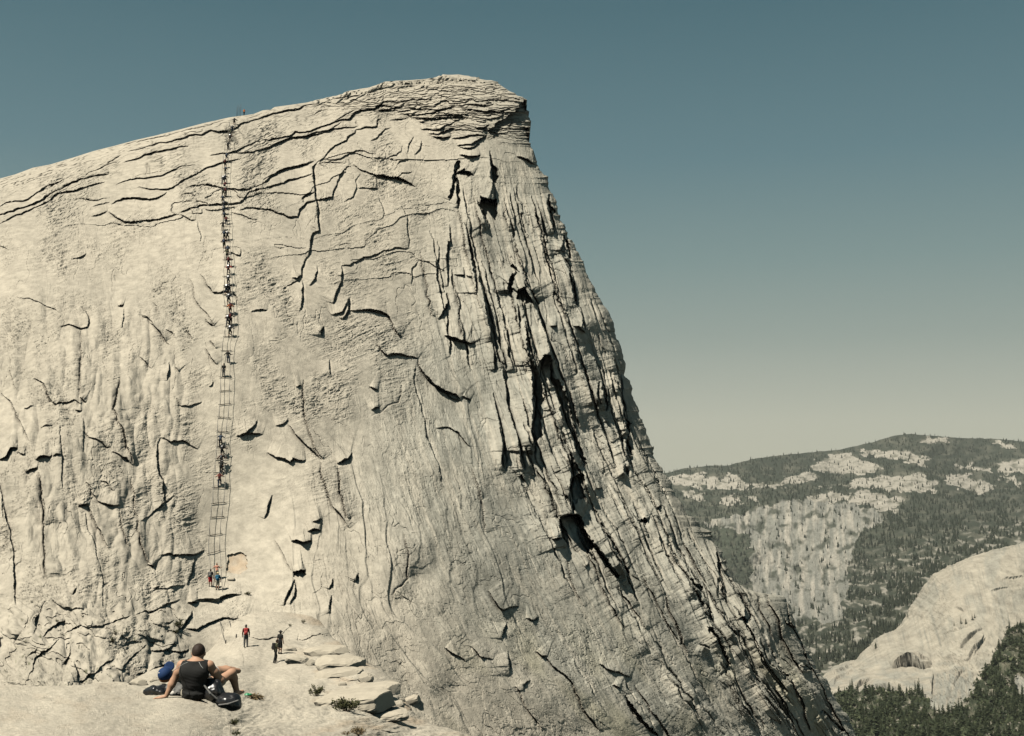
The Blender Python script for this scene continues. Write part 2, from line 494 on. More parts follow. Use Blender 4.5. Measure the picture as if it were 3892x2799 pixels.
E4|1.5|34|1280,1600 1200,1520 1140,1450
E4|1.3|30|1060,1180 1000,1120
E4|1.0|34|840,1170 760,1090 700,960
E4|1.0|40|700,1600 640,1450 560,1300 490,1160
E4|1.0|26|350,1040 280,1000
E4|.9|40|60,630 90,760 150,880 190,1020 200,1080
E4|.8|40|760,650 820,800 900,1000 1000,1200
E4|.8|40|700,680 740,830 800,960
E4|.9|40|880,660 930,860 1040,1100 1150,1350
E4|.8|36|920,1250 1000,1420 1060,1600
E4|.8|36|800,1300 880,1450 950,1600
D4|.9|34|630,1090 645,1180 660,1280 690,1420
D4|1.2|40|625,1075 690,1040 720,1000
D4|.8|34|240,850 290,835 320,800
D4|.8|34|320,830 360,900 440,970 530,1050
D4|1.0|36|190,1010 240,1040 300,1050 330,1070 350,1045 430,1055
D4|.9|34|0,915 60,890 110,850 125,820
D4|.8|30|0,910 60,898 160,905
D4|.7|45|420,560 425,700 460,900 540,1050
D4|.7|50|520,1060 550,1200 600,1350 700,1480
D4|.9|40|860,350 930,420 960,405 1050,415 1120,435
D4|.8|36|1125,440 1150,510 1220,590 1290,630 1390,690
D4|1.0|36|590,150 660,130 700,50
D4|1.0|36|800,115 860,125 930,155 970,250 1020,300
D4|.8|30|520,260 545,220
D4|.8|30|580,530 575,430
D4|.7|30|370,600 400,590
D4|.9|26|825,600 880,620
D4|.9|26|840,740 890,720
D4|.8|30|170,1420 190,1350 220,1280
D4|1.0|30|440,1500 480,1480 520,1490
D4|.9|30|470,1440 530,1420
D4|.5|30|1030,590 1010,700 940,720 840,780
E5|2.0|30|335,625 370,604 430,606 512,612
E5|.6|20|440,580 500,600
E5|.5|16|555,588 610,560
E5|.8|24|636,545 680,490 735,452
E5|.7|20|655,602 690,550 742,480
E5|.6|18|700,560 720,520 750,490
E5|.7|20|170,722 200,690 240,670
E5|.8|22|248,706 300,702 348,728
E5|.4|16|188,630 225,640
E5|.4|16|555,480 620,458 700,432
E5|.4|14|770,287 850,270
E5|.4|14|620,362 660,378
E5|.4|14|820,235 918,222
E5|.5|18|75,655 130,625 175,600
E5|.5|18|80,700 110,660 175,625
E5|.6|18|510,740 515,690 520,650
E5|.5|18|600,700 640,640 670,625
D4|.5|30|1470,1100 1510,1250 1540,1400
'''
SPX = 20.0
# raster the ledges live on (photo px / RS)
RS = 2.0; RX0, RX1, RY0, RY1 = -420, 4020, 240, 2960
RW, RH = int((RX1 - RX0) / RS), int((RY1 - RY0) / RS)
LEDGE = np.zeros((RH, RW), np.float32)
LRNG = np.random.default_rng(3)

def roughen(pts, it=3, k=0.09):
    P = np.array(pts, float)
    for i in range(it):
        m = (P[1:] + P[:-1]) / 2; k = k * 0.8; d = P[1:] - P[:-1]
        n = np.stack([d[:, 1], -d[:, 0]], 1)
        m = m + n * LRNG.normal(0, k, (len(m), 1))
        Q = np.empty((len(P) + len(m), 2)); Q[0::2] = P; Q[1::2] = m; P = Q
    return P

def stamp(pts, h, wd, jag=0.065, cut=0.9):
    P = roughen(pts, 3, jag); seg = np.hypot(*(P[1:] - P[:-1]).T); s = np.concatenate([[0], np.cumsum(seg)]); tot = s[-1]
    if tot < 2: return
    m = wd * 2.6 + 6
    x0 = max(0, int((P[:, 0].min() - m - RX0) / RS)); x1 = min(RW, int((P[:, 0].max() + m - RX0) / RS) + 1)
    y0 = max(0, int((P[:, 1].min() - m - RY0) / RS)); y1 = min(RH, int((P[:, 1].max() + m - RY0) / RS) + 1)
    if x1 <= x0 or y1 <= y0: return
    X, Y = np.meshgrid(np.arange(x0, x1) * RS + RX0, np.arange(y0, y1) * RS + RY0)
    best = np.full(X.shape, 1e9, np.float32); side = np.zeros_like(best); tt = np.zeros_like(best); over = np.zeros_like(best)
    for i in range(len(P) - 1):
        ax, ay = P[i]; dx, dy = P[i + 1] - P[i]; l2 = dx * dx + dy * dy + 1e-9
        t = ((X - ax) * dx + (Y - ay) * dy) / l2; tcl = np.clip(t, 0, 1)
        ex = X - ax - tcl * dx; ey = Y - ay - tcl * dy; d2 = ex * ex + ey * ey
        k = d2 < best
        best = np.where(k, d2, best); side = np.where(k, (X - ax) * dy - (Y - ay) * dx, side)
        tt = np.where(k, s[i] + tcl * seg[i], tt)
    d = np.sqrt(best); q = tt / tot
    tap = np.minimum(1, np.sqrt(np.clip(np.minimum(q, 1 - q) * tot / min(60, tot * 0.5), 0, 1)))
    tap = np.where((q <= 0) | (q >= 1), 0, tap)
    tap = tap * (1.0 + 0.45 * perlin(tt / 55.0, np.full_like(tt, h * 9.1 + tot * .01), 5))
    proud = np.exp(-(d / wd) ** 1.3); cutp = -cut * np.exp(-(d / 5.5) ** 1.6)
    LEDGE[y0:y1, x0:x1] += (h * SPX * tap * np.where(side > 0, proud, cutp)).astype(np.float32)

for ln in TR.strip().splitlines():
    cN, h_, w_, pts_ = ln.split('|')
    stamp(px(cN, pts_), float(h_), float(w_))

def ledge_at(u, v):
    x = np.clip((u - RX0) / RS, 0, RW - 1.01); y = np.clip((v - RY0) / RS, 0, RH - 1.01)
    xi = x.astype(np.int32); yi = y.astype(np.int32); fx = x - xi; fy = y - yi
    a = LEDGE[yi, xi]; b = LEDGE[yi, xi + 1]; c = LEDGE[yi + 1, xi]; d = LEDGE[yi + 1, xi + 1]
    return (a * (1 - fx) + b * fx) * (1 - fy) + (c * (1 - fx) + d * fx) * fy
# ------------------------------------------------------------------ the granite dome
ROCK = rock_mat('granite', 0.9, 0.16, 0.27)
ROCK_NEAR = rock_mat('granite_near', 14.0, 0.016, 0.32)
ROCK_MID = rock_mat('granite_mid', 3.0, 0.08, 0.30)

ridge = [(-420, 860)] + px('D1', '0,487 100,460 220,415 330,395 480,350 620,305 760,270 900,232 1040,200 1200,160 1350,120 1520,82 1680,60') + \
    px('E2', '0,350 60,345 90,325 200,310 340,290 480,258 560,240 620,225 660,205 750,185 830,172 890,155 950,130 1080,118 1250,108 1330,100 1410,78 1520,70')
right = px('E2', '1520,70 1600,82 1700,105 1830,132 1900,180 2000,235 2050,260 2060,320 2070,380 2105,420 2088,470 2075,520 2070,560 2088,590 2090,620 2130,670 2160,740 2200,820') + \
    px('C6', '1250,750 1285,830 1300,900 1340,990 1400,1090 1440,1160 1460,1230 1500,1320 1540,1420 1580,1500') + \
    px('D5', '1200,610 1230,700 1250,790 1255,860 1290,890 1310,920 1320,980 1350,1040 1385,1110 1400,1170 1430,1250 1450,1330 1500,1440 1560,1530') + \
    px('C5', '350,350 400,430 428,492 458,499 480,520 490,545 530,555 560,570 580,610 610,650 625,690 690,822 700,832 735,862') + \
    [(2862, 2244), (2890, 2250), (2930, 2257), (2962, 2264), (2990, 2274)] + px('E4', '900,690 930,760 985,880 1060,1060 1160,1260 1290,1440 1380,1631') + [(3340, 2960)]
RGX = np.array([p[0] for p in ridge]); RGY = np.minimum.accumulate(np.array([p[1] for p in ridge]))
RTY = np.maximum.accumulate(np.array([p[1] for p in right]) + np.arange(len(right)) * 1e-3); RTX = np.array([p[0] for p in right])
def ridge_y(u): return np.interp(u, RGX, RGY)
def right_x(v):
    v = np.asarray(v, float)
    j = 13 * np.floor(3 * perlin(v / 9, v * 0, 15)) / 3 * sstep(335, 370, v) * sstep(575, 545, v) + (5 * perlin(v / 21, v * 0, 16) + 5 * np.floor(2.2 * perlin(v / 60, v * 0, 17))) * sstep(560, 640, v)
    return np.interp(v, RTY, RTX) + j
def left_x(v): return np.interp(-np.asarray(v), -RGY, RGX)

DCTL = [(825, 2230, 112), (850, 1390, 137), (850, 820, 172), (890, 440, 216), (0, 679, 190), (0, 850, 166), (0, 1300, 136), (0, 1800, 113), (0, 2200, 102), (0, 2450, 94), (300, 2520, 88),
        (-400, 880, 192), (-400, 1400, 142), (-400, 2300, 106), (400, 1000, 156), (400, 1700, 119), (400, 570, 202), (1000, 425, 226), (1720, 290, 262), (1500, 312, 254), (2010, 390, 252),
        (2000, 560, 236), (2200, 900, 223), (2350, 1350, 208), (2500, 1750, 194), (2700, 2050, 187), (2980, 2250, 186), (3150, 2550, 184), (3230, 2799, 181), (1300, 1000, 172), (1300, 1500, 143),
        (1300, 2000, 122), (1250, 2400, 108), (1700, 800, 203), (1700, 1300, 172), (1700, 1800, 141), (1700, 2300, 119), (1700, 2799, 106), (2100, 1300, 186), (2100, 1900, 155), (2100, 2400, 132),
        (2100, 2799, 118), (2500, 2300, 153), (2600, 2799, 140), (900, 2420, 104), (900, 2900, 97), (500, 2900, 80), (0, 2900, 76), (1300, 2900, 99)]
f_inv = tps([(a, b) for a, b, c in DCTL], [100.0 / c for a, b, c in DCTL], 2e-3)

def bulge(d, R): return 1 - np.sqrt(np.clip(1 - np.clip(1 - d / R, 0, 1) ** 2, 0, 1))
def dome_depth(u, v):
    Y = 100.0 / f_inv(u, v)
    dr = (right_x(v) - u) * 0.88
    Y = Y + 7.0 * bulge(dr, 70.0) + 9.0 * bulge(v - ridge_y(u), 90.0)
    return Y

def frac(x): return x - np.floor(x)
def cellrand(i, seed):
    return _gx[_perm[(i.astype(np.int64) + seed * 131) & 4095]]

RECESS = [('C6', '862,385 935,322 1000,292 1080,195 1118,310 1098,455 1040,438 985,448 905,438', 75, 'top'),
          ('E3', '518,868 600,838 720,862 745,965 830,1110 765,1205 610,1195 540,1050', 85, 'top'),
          ('E3', '622,500 735,470 752,690 690,690 640,820 605,690', 55, 'top'),
          ('C6', '815,770 915,788 920,880 888,950 840,880', 70, 'top'),
          ('D5', '595,330 640,315 690,425 640,430 598,405', 60, 'top'),
          ('D5', '640,540 660,640 690,760 712,830 745,745 775,738 798,765 806,880 842,895 874,960 908,1040 945,1140 990,1260 1034,1400 1010,1428 958,1290 898,1160 862,1085 843,1005 826,965 788,885 760,872 732,862 752,950 772,1020 742,1040 736,1130 742,1240 694,1284 688,1100 690,950 682,850 655,690', 46, 'flat'),
          ('E3', '908,975 985,1055 1052,1200 1058,1230 1122,1290 1168,1405 1148,1392 1086,1272 1036,1192 976,1094', 36, 'flat'),
          ('E3', '722,930 764,995 844,1095 924,1215 1014,1325 1068,1375 1040,1392 976,1332 896,1232 836,1172 768,1130', 42, 'flat'),
          ('C6', '658,600 690,558 702,590 674,640 662,720 641,782 630,775 652,700', 32, 'flat'), ('C6', '674,650 692,700 698,832 682,800', 30, 'flat'), ('C6', '668,634 722,616 780,652 720,652', 26, 'flat'),
          ('C6', '868,515 892,590 918,620 914,692 884,682 876,600', 42, 'flat'), ('C6', '1223,748 1242,820 1277,862 1246,868 1266,988 1246,936', 26, 'flat'), ('C6', '1326,996 1358,1060 1357,1145 1328,1102 1300,1062 1294,1092 1310,1036', 36, 'flat'),
          ('C6', '1006,1228 1022,1240 990,1354 976,1312', 32, 'flat'), ('C6', '744,1000 776,1096 792,1200 797,1362 784,1282 768,1150', 26, 'flat'), ('C6', '1034,1180 1050,1215 1036,1222 1000,1172 1008,1160', 26, 'flat'),
          ('D5', '1118,918 1144,960 1168,1060 1150,1078 1128,1000', 28, 'flat'), ('D5', '1276,1120 1308,1160 1302,1254 1284,1200', 28, 'flat'), ('D5', '936,245 958,330 966,420 955,432 944,350', 22, 'flat'),
          ('E3', '1126,0 1168,8 1162,102 1138,60', 26, 'flat'), ('E3', '1128,148 1172,200 1204,292 1172,284 1148,205', 30, 'flat'), ('E3', '1236,882 1288,868 1284,928 1250,914', 32, 'flat'), ('E3', '1132,395 1164,470 1120,440', 26, 'flat'),
          ('E4', '335,718 362,740 378,800 350,762', 26, 'flat'), ('E4', '342,876 372,878 404,950 384,954', 26, 'flat'), ('E4', '405,985 440,1020 472,1108 498,1142 466,1164 436,1120', 30, 'flat'), ('E4', '598,715 628,750 648,834 600,834 562,815 604,808', 32, 'flat'),
          ('E4', '886,848 932,842 992,892 930,872', 26, 'flat'), ('E4', '1136,1445 1172,1478 1284,1592 1270,1612 1188,1530', 32, 'flat'), ('E4', '226,540 304,600 308,644 246,592', 26, 'flat'), ('E4', '428,345 452,420 458,560 484,684 458,650 438,480', 22, 'flat'),
          ('E4', '985,1140 1030,1150 1060,1180 1020,1180', 26, 'flat'), ('E4', '820,1150 860,1190 900,1215 880,1235 850,1190', 24, 'flat'),
          ('D6', '1594,1345 1640,1420 1704,1496 1764,1566 1814,1618 1790,1625 1690,1530 1610,1440', 26, 'flat'), ('D6', '1284,205 1300,215 1330,370 1350,400 1310,360', 20, 'flat'),
          ('B', '1070,208 1145,198 1160,240 1078,250', 20, 'top'),
          ('B', '640,105 720,95 760,110 770,200 720,240 630,225', 6, 'flat')]

CAB_U = np.array([805, 812, 820, 830, 838, 845, 850, 850, 848, 850, 862, 890, 905]); CAB_V = np.array([2450, 2230, 2000, 1830, 1650, 1450, 1250, 1050, 850, 700, 600, 450, 410])

# fall lines of the flank: s is constant along each of them
FS = [(-400, 300, 0), (-400, 2900, 0), (900, 300, 0), (900, 1500, 0.0), (900, 2800, .18), (1300, 1500, .10), (1300, 2400, .30), (1700, 900, .15), (1700, 1700, .30), (1700, 2400, .52), (2200, 900, .32), (2300, 1500, .36), (2500, 2000, .48),
      (2900, 2500, .58), (2000, 2750, .60), (3200, 2750, .62), (1250, 2800, .42), (400, 1500, 0), (3000, 900, .4), (3300, 1500, .5)]
f_fl = tps([(a, b) for a, b, c in FS], [c for a, b, c in FS], 1e-2)
_fx = np.arange(-440, 3460, 10.0); _fy = np.arange(260, 2980, 5.0)
SF = np.zeros((len(_fy), len(_fx)), np.float32); SF[0] = _fx
for i in range(1, len(_fy)):
    F_ = np.clip(f_fl(_fx, np.full_like(_fx, _fy[i])), 0, 0.75) * 5.0
    SF[i] = np.interp(_fx - F_, _fx, SF[i - 1], left=None) - np.where(_fx - F_ < _fx[0], F_, 0)
def fall(u, v):
    x = np.clip((u + 440) / 10.0, 0, len(_fx) - 1.01); y = np.clip((v - 260) / 5.0, 0, len(_fy) - 1.01)
    xi = x.astype(np.int32); yi = y.astype(np.int32); fx = x - xi; fy = y - yi
    return (SF[yi, xi] * (1 - fx) + SF[yi, xi + 1] * fx) * (1 - fy) + (SF[yi + 1, xi] * (1 - fx) + SF[yi + 1, xi + 1] * fx) * fy

# long clefts and ribs that run down the flank along the fall lines
CR = np.random.default_rng(19)
for i in range(120):
    v0 = CR.uniform(700, 2650); ur = float(right_x(v0)); u0 = ur - 15 - abs(CR.normal(0, 1)) * 420
    if u0 < 1350 + .1 * v0 - 100 or u0 < 1250: continue
    ln = CR.uniform(90, 520); P = [(u0, v0)]
    while P[-1][1] < min(2900, v0 + ln):
        a, b = P[-1]; P.append((a + 22 * (float(f_fl(a, b)) + CR.normal(0, .05)), b + 22))
    near = float(sstep(750, 200, ur - u0))
    if CR.random() > .3 + .7 * near: continue
    P = [(a + 9 * float(perlin(np.float32(b / 45), np.float32(i * 3.3), 18)) * (1.6 - near), b) for a, b in P]
    if CR.random() < .72: P = P[::-1]
    stamp(P, CR.uniform(.25, .55) + .2 * near + .5 * near * CR.random(), CR.uniform(22, 55), .08)

def dome_disp(u, v):
    """relief over the smooth dome, in photo px: g stands out towards the viewer's side, h along the local normal"""
    rx = right_x(v); ry = ridge_y(u)
    g = ledge_at(u, v); h = np.zeros_like(g)
    xb = np.interp(v, [300, 700, 1400, 1900, 2300, 2800], [1950, 1750, 1500, 1200, 1080, 1150])
    kf = sstep(xb - 200, xb + 300, u)
    kr = sstep(760, 100, rx - u) * sstep(650, 1000, v)
    cl = np.interp(u, [-400, 400, 1000, 1200, 1400, 1533, 1727, 2018, 2200], [860, 590, 440, 405, 425, 430, 515, 545, 540])
    kc = sstep(cl + 22, cl - 22, v)
    kl = (1 - kf) * (1 - kc)
    s = fall(u, v)
    g = g * (1 - 0.25 * (1 - kf) * sstep(1150, 850, v)) * (1 + 0.5 * kf)
    cab = np.interp(v, CAB_V[::-1], CAB_U[::-1])
    smooth = np.exp(-((u - cab - 10) / 60.0) ** 2) * sstep(500, 900, v) + 0.9 * sstep(840, 900, u) * sstep(1230, 1130, u) * sstep(1650, 1750, v) * sstep(2300, 2200, v)
    smooth = np.clip(smooth, 0, 1) * (1 - kc)
    # broad swells
    h = h + 14 * fbm(u / 420, v / 420, 3, 11) * (1 - kc)
    # lower left: tall rounded ribs and hollows
    kll = kl * sstep(1050, 1300, v) * sstep(760, 640, u)
    h = h + kll * (20 * np.abs(fbm(u / 125, v / 400, 3, 21)) + 8 * np.abs(fbm(u / 80, v / 110, 3, 22)))
    # upper left: sheets that follow the skyline
    kul = kl * sstep(1000, 700, v - 0.2 * (u - 400))
    f = -(v - ry) / 62.0 + 1.1 * fbm(u / 340, v / 110, 3, 31)
    amp = np.clip(cellrand(np.floor(f), 3) * 0.9 + 0.25 * perlin(u / 130, v / 60, 32), 0, 1)
    g = g + kul * 12 * (1 - frac(f)) ** 2 * amp
    f = -(v - ry) / 17.0 + 1.0 * fbm(u / 190, v / 50, 3, 33)
    g = g + kul * sstep(150, 20, v - ry) * 3 * (1 - frac(f)) * (0.5 + 0.5 * cellrand(np.floor(f), 5))
    # summit: stacked thin slabs
    t = v - ry
    f = -t / 9.0 + 1.6 * fbm(u / 90, v / 30, 3, 42)
    h = h + kc * sstep(60, 10, t) * sstep(1050, 1350, u) * 7 * (1 - frac(f)) * (.5 + .6 * cellrand(np.floor(f), 8))
    f = -t / 15.0 + 1.5 * fbm(u / 210, v / 46, 3, 41) + 0.45 * np.floor(2.0 * fbm(u / 80, v / 22, 2, 43))
    ia = cellrand(np.floor(f), 7)
    g = g + kc * (19 * (1 - frac(f)) ** 0.7 * (0.55 + 0.5 * ia) + 1.0 * fbm(u / 50, v / 9, 3, 44) + 8 * fbm(u / 150, v / 50, 2, 45))
    f = -t / 6.5 + 1.4 * fbm(u / 90, v / 22, 3, 46)
    g = g + kc * 9 * (1 - frac(f)) * (0.6 + 0.5 * cellrand(np.floor(f), 9)) * sstep(1150, 1500, u)
    # plates broken off along wandering joints
    act = np.clip(0.5 + perlin(u / 160, v / 160, 52), 0, 1)
    n = 2.4 * fbm(s / 190, v / 420, 4, 51, 0.5)
    g = g + (1 - kc) * (1 - smooth) * (0.6 + 0.5 * kf) * (9.0 * np.floor(n) + 7.0 * frac(n)) * act
    n = 3.0 * fbm(s / 70, v / 210, 4, 53, 0.5)
    g = g + (1 - kc) * (1 - smooth) * (0.35 + 0.35 * kf) * 4.0 * np.floor(n) * np.clip(0.3 + perlin(u / 120, v / 140, 54), 0, 1)
    # hairline joints
    n = fbm(s / 120, v / 260, 4, 55, 0.55)
    g = g - (1 - kc) * (1 - smooth) * 7 * np.exp(-(n / 0.022) ** 2) * np.clip(perlin(u / 150, v / 190, 56) + 0.15, 0, 1)
    n = fbm(u / 260, v / 90, 4, 57, 0.55)
    g = g - (1 - kc) * (1 - smooth) * (1 - 0.6 * kf) * 6 * np.exp(-(n / 0.022) ** 2) * np.clip(perlin(u / 170, v / 120, 58), 0, 1)
    # flank: long flakes lying along the fall line
    warp = 1.1 * fbm(s / 300, v / 900, 3, 61) + 0.22 * fbm(s / 60, v / 340, 3, 62)
    f = s / 70.0 + warp
    along = np.clip(0.5 + 0.3 * sstep(1700, 2300, v) + 1.2 * perlin(s / 70, v / 800, 63), 0, 1.2)
    fr = frac(f); saw = np.where(fr < 0.95, fr / 0.95, (1 - fr) / 0.05)
    g = g + kf * (0.45 + 1.1 * kr) * 24 * saw * along * (0.45 + 0.6 * cellrand(np.floor(f), 11))
    f = s / 24.0 + 1.6 * warp + 0.25 * fbm(s / 25, v / 160, 3, 64)
    fr = frac(f); saw = np.where(fr < 0.88, fr / 0.88, (1 - fr) / 0.12)
    g = g + kf * (0.4 + 1.1 * kr) * 12 * saw * np.clip(0.2 + 1.4 * perlin(s / 40, v / 230, 65), 0, 1.2)
    n = fbm(s / 34, v / 260, 3, 68, 0.5)
    g = g - kf * (0.5 + kr) * 11 * np.exp(-(n / 0.05) ** 2) * np.clip(perlin(s / 60, v / 190, 69) + 0.1, 0, 1)
    # broken cross-joints near the right-hand edge
    f = v / 130.0 + 1.1 * fbm(s / 55, v / 140, 3, 66) + 2.3 * cellrand(np.floor(s / 40 + warp), 13)
    g = g + kr * 5 * frac(f) * np.clip(perlin(s / 50, v / 120, 67), 0, 1)
    # grain
    rough = np.clip(0.42 + 1.15 * fbm(s / 150, v / 190, 3, 71), 0.05, 1.4) * (1 - 0.88 * smooth)
    g1 = fbm(u / 42, (v + 0.30 * u) / 10.5, 3, 72, 0.55)
    h = h + kl * rough * (2.3 * g1 - 3.2 * np.exp(-(g1 / 0.09) ** 2) + 2.6 * fbm(u / 80, (v + 0.25 * u) / 26, 3, 73) + 1.5 * fbm(u / 17, (v + .3 * u) / 6, 2, 77))
    g2 = fbm(s / 11, v / 44, 3, 74, 0.6)
    h = h + kf * (1 - kc) * (1.7 * g2 - 2.2 * np.exp(-(g2 / 0.08) ** 2) + 3.2 * fbm(s / 34, v / 110, 3, 75)) * (0.45 + 0.6 * rough)
    # base of the dome: jumbled blocks at the lower left
    kb = sstep(2260, 2330, v) * sstep(760, 640, u)
    n = 2.2 * fbm((u + v) / 260, (v - 0.6 * u) / 130, 4, 81, 0.5)
    g = g + kb * 16 * np.floor(n) + kb * 10 * frac(n)
    h = h + kb * 9 * fbm((u + v) / 150, (v - 0.5 * u) / 80, 3, 82)
    h = h * (1 - 0.65 * sstep(1150, 900, u) * sstep(60, 6, v - ry))
    g = g * sstep(-2, 8, v - ry)
    for cN, poly, dep, how in RECESS:
        P = px(cN, poly); ys = [p[1] for p in P]; xs = [p[0] for p in P]
        sel = (u > min(xs) - 12) & (u < max(xs) + 12) & (v > min(ys) - 12) & (v < max(ys) + 12)
        if not sel.any(): continue
        jx = u + 7 * perlin(u / 16, v / 16, 90); jy = v + 7 * perlin(u / 16, v / 16, 91)
        ins = in_poly(jx, jy, P) & sel
        q = np.clip((v - min(ys)) / (max(ys) - min(ys)), 0, 1)
        g = np.where(ins, g - 1.5 * dep * ((1 - 0.8 * q) if how == 'top' else 1.0), g)
    return h, g

C_CREAM = np.array([0.415, 0.372, 0.300]); C_GREY = np.array([0.350, 0.334, 0.280]); C_DARK = np.array([0.190, 0.182, 0.150])
C_PALE = np.array([0.480, 0.430, 0.345]); C_RUST = np.array([0.40, 0.275, 0.165]); C_MOSS = np.array([0.10, 0.105, 0.055])
def mixc(a, b, k): return a * (1 - k[..., None]) + b * k[..., None]
def dome_tone(u, v):
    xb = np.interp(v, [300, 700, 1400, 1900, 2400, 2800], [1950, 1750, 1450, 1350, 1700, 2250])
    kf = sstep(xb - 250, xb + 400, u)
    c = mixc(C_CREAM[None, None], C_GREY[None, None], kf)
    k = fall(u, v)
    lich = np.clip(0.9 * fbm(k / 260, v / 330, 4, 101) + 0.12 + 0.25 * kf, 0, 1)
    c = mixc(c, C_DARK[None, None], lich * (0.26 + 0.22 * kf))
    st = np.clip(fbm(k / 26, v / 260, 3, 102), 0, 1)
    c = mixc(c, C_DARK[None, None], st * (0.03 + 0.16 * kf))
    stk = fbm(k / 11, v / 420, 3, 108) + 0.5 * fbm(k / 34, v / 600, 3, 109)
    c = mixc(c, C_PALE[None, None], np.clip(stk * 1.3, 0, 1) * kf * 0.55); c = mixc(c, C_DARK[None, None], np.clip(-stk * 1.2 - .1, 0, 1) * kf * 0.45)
    cab = np.interp(v, CAB_V[::-1], CAB_U[::-1])
    pale = np.exp(-((u - cab - 10) / 55.0) ** 2) * sstep(520, 800, v) * 0.8 + 0.6 * sstep(840, 930, u) * sstep(1230, 1080, u) * sstep(1650, 1750, v) * sstep(2420, 2300, v)
    c = mixc(c, C_PALE[None, None], np.clip(pale + 0.4 * np.clip(fbm(k / 60, v / 200, 3, 103), 0, 1), 0, 1))
    c = mixc(c, np.array([0.36, 0.33, 0.235])[None, None], np.clip(fbm(k / 110, v / 420, 3, 104) * 1.4, 0, 1) * sstep(2250, 2600, v) * sstep(1600, 1900, u) * 0.7)
    P = px('B', '640,105 720,95 760,110 770,200 720,240 630,225')
    ju = u + 5 * perlin(u / 12, v / 12, 105)
    c = mixc(c, C_RUST[None, None], in_poly(ju, v, P) * (0.45 + 0.3 * perlin(u / 30, v / 30, 106)))
    c = mixc(c, C_MOSS[None, None], np.clip((perlin(u / 14, v / 18, 107) - 0.55) * 3, 0, 0.8) * sstep(2290, 2400, v) * sstep(700, 600, u))
    return c

def ray_grid(name, U, V, depth_f, disp_f, tone_f, mat, back=(), mask=None, scale=1.0):
    """a rock surface from a grid of sight-lines: smooth depth, then relief along the normal; 'back' carries the rock on behind its skyline"""
    Y = depth_f(U, V); P = at(U, V, Y)
    du = np.gradient(P, axis=1); dv = np.gradient(P, axis=0)
    N = np.cross(dv, du); N /= np.linalg.norm(N, axis=-1, keepdims=True) + 1e-12
    flip = (N * P).sum(-1) > 0; N[flip] *= -1
    for i in range(2):
        N[1:-1, 1:-1] = (N[1:-1, 1:-1] * 2 + N[:-2, 1:-1] + N[2:, 1:-1] + N[1:-1, :-2] + N[1:-1, 2:]); N /= np.linalg.norm(N, axis=-1, keepdims=True) + 1e-12
    H = disp_f(U, V)
    if isinstance(H, tuple):
        P = P * (1 - 1.25 * H[1] / FPX)[..., None]; H = H[0]
    P = P + N * (H * Y / FPX)[..., None]
    T = tone_f(U, V)
    if 'R' in back:
        e = P[:, -1:]; g = np.array([0.6, 1.5, 3, 6, 12, 25, 50, 90.0])[None, :, None] * (back['R'])
        d = np.array([-0.06, 1.0, -0.5])[None, None]
        P = np.concatenate([P, e + d * g], 1); T = np.concatenate([T, np.repeat(T[:, -1:], 8, 1)], 1)
    if 'L' in back:
        e = P[:, :1]; g = np.array([0.6, 1.5, 3, 6, 12, 25, 50, 90.0])[::-1][None, :, None] * (back['L'])
        d = np.array([0.0, 1.0, -0.12])[None, None] + np.zeros((P.shape[0], 1, 3))
        P = np.concatenate([e + d * g, P], 1); T = np.concatenate([np.repeat(T[:, :1], 8, 1), T], 1)
    nr, nc = P.shape[:2]
    idx = np.arange(nr * nc).reshape(nr, nc)
    F = np.stack([idx[:-1, :-1], idx[1:, :-1], idx[1:, 1:], idx[:-1, 1:]], -1).reshape(-1, 4)
    return mesh_np(name, P.reshape(-1, 3), F, mat, attrs={'tone': T.reshape(-1, 3)}, smooth=False)

def rows_grid(lf, rf, vs, nc, soft=0):
    """rows from left to right edge; only the last columns follow the small teeth of the right edge"""
    t = np.linspace(0, 1, nc)[None]
    l = lf(vs)[:, None]; r = rf(vs); rs = r.copy()
    for i in range(soft):
        rs[1:-1] = (rs[:-2] + rs[2:]) / 2
    if soft: k = sstep(1750, 1950, vs); rs = r * (1 - k) + rs * k
    return l + (rs[:, None] - l) * t + (r - rs)[:, None] * t ** 24, np.repeat(vs[:, None], nc, 1)

vs = np.concatenate([np.linspace(285, 560, 190), np.linspace(562, 2950, 1010)])
U, V = rows_grid(left_x, right_x, vs, 1360, 900)
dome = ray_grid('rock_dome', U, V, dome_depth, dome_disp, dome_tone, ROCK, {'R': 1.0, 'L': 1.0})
tag(dome, 'steep pale granite dome with cracked face and stacked slab summit', kind='structure')

# ------------------------------------------------------------------ saddle: shelf of slabs at the foot of the dome
rim = [(1180, 2300), (1262, 2422), (1320, 2468), (1394, 2520), (1474, 2566), (1509, 2600), (1523, 2640), (1549, 2680), (1603, 2732), (1675, 2761), (1738, 2781), (1790, 2799), (1990, 2900), (2500, 3100)]
SCTL = [(935, 2455, 88), (1060, 2495, 84.5), (900, 2400, 97), (900, 2330, 112), (900, 2520, 81), (1200, 2400, 98), (1300, 2450, 91), (440, 2440, 130), (420, 2600, 112), (600, 2540, 93), (1200, 2330, 113), (450, 2330, 135), (1000, 2600, 68), (1250, 2560, 73),
        (1400, 2525, 76), (1480, 2570, 72), (1530, 2650, 64), (1640, 2745, 55), (1760, 2792, 52), (1000, 2680, 47), (700, 2640, 50), (700, 2700, 30), (1000, 2799, 29), (1250, 2700, 46), (1300, 2799, 33), (1500, 2799, 42),
        (600, 2900, 18), (900, 2900, 20), (1500, 2950, 28), (1000, 3100, 14), (1900, 2950, 40), (2000, 3100, 30)]
s_inv = tps([(a, b) for a, b, c in SCTL], [30.0 / c for a, b, c in SCTL], 1e-3)
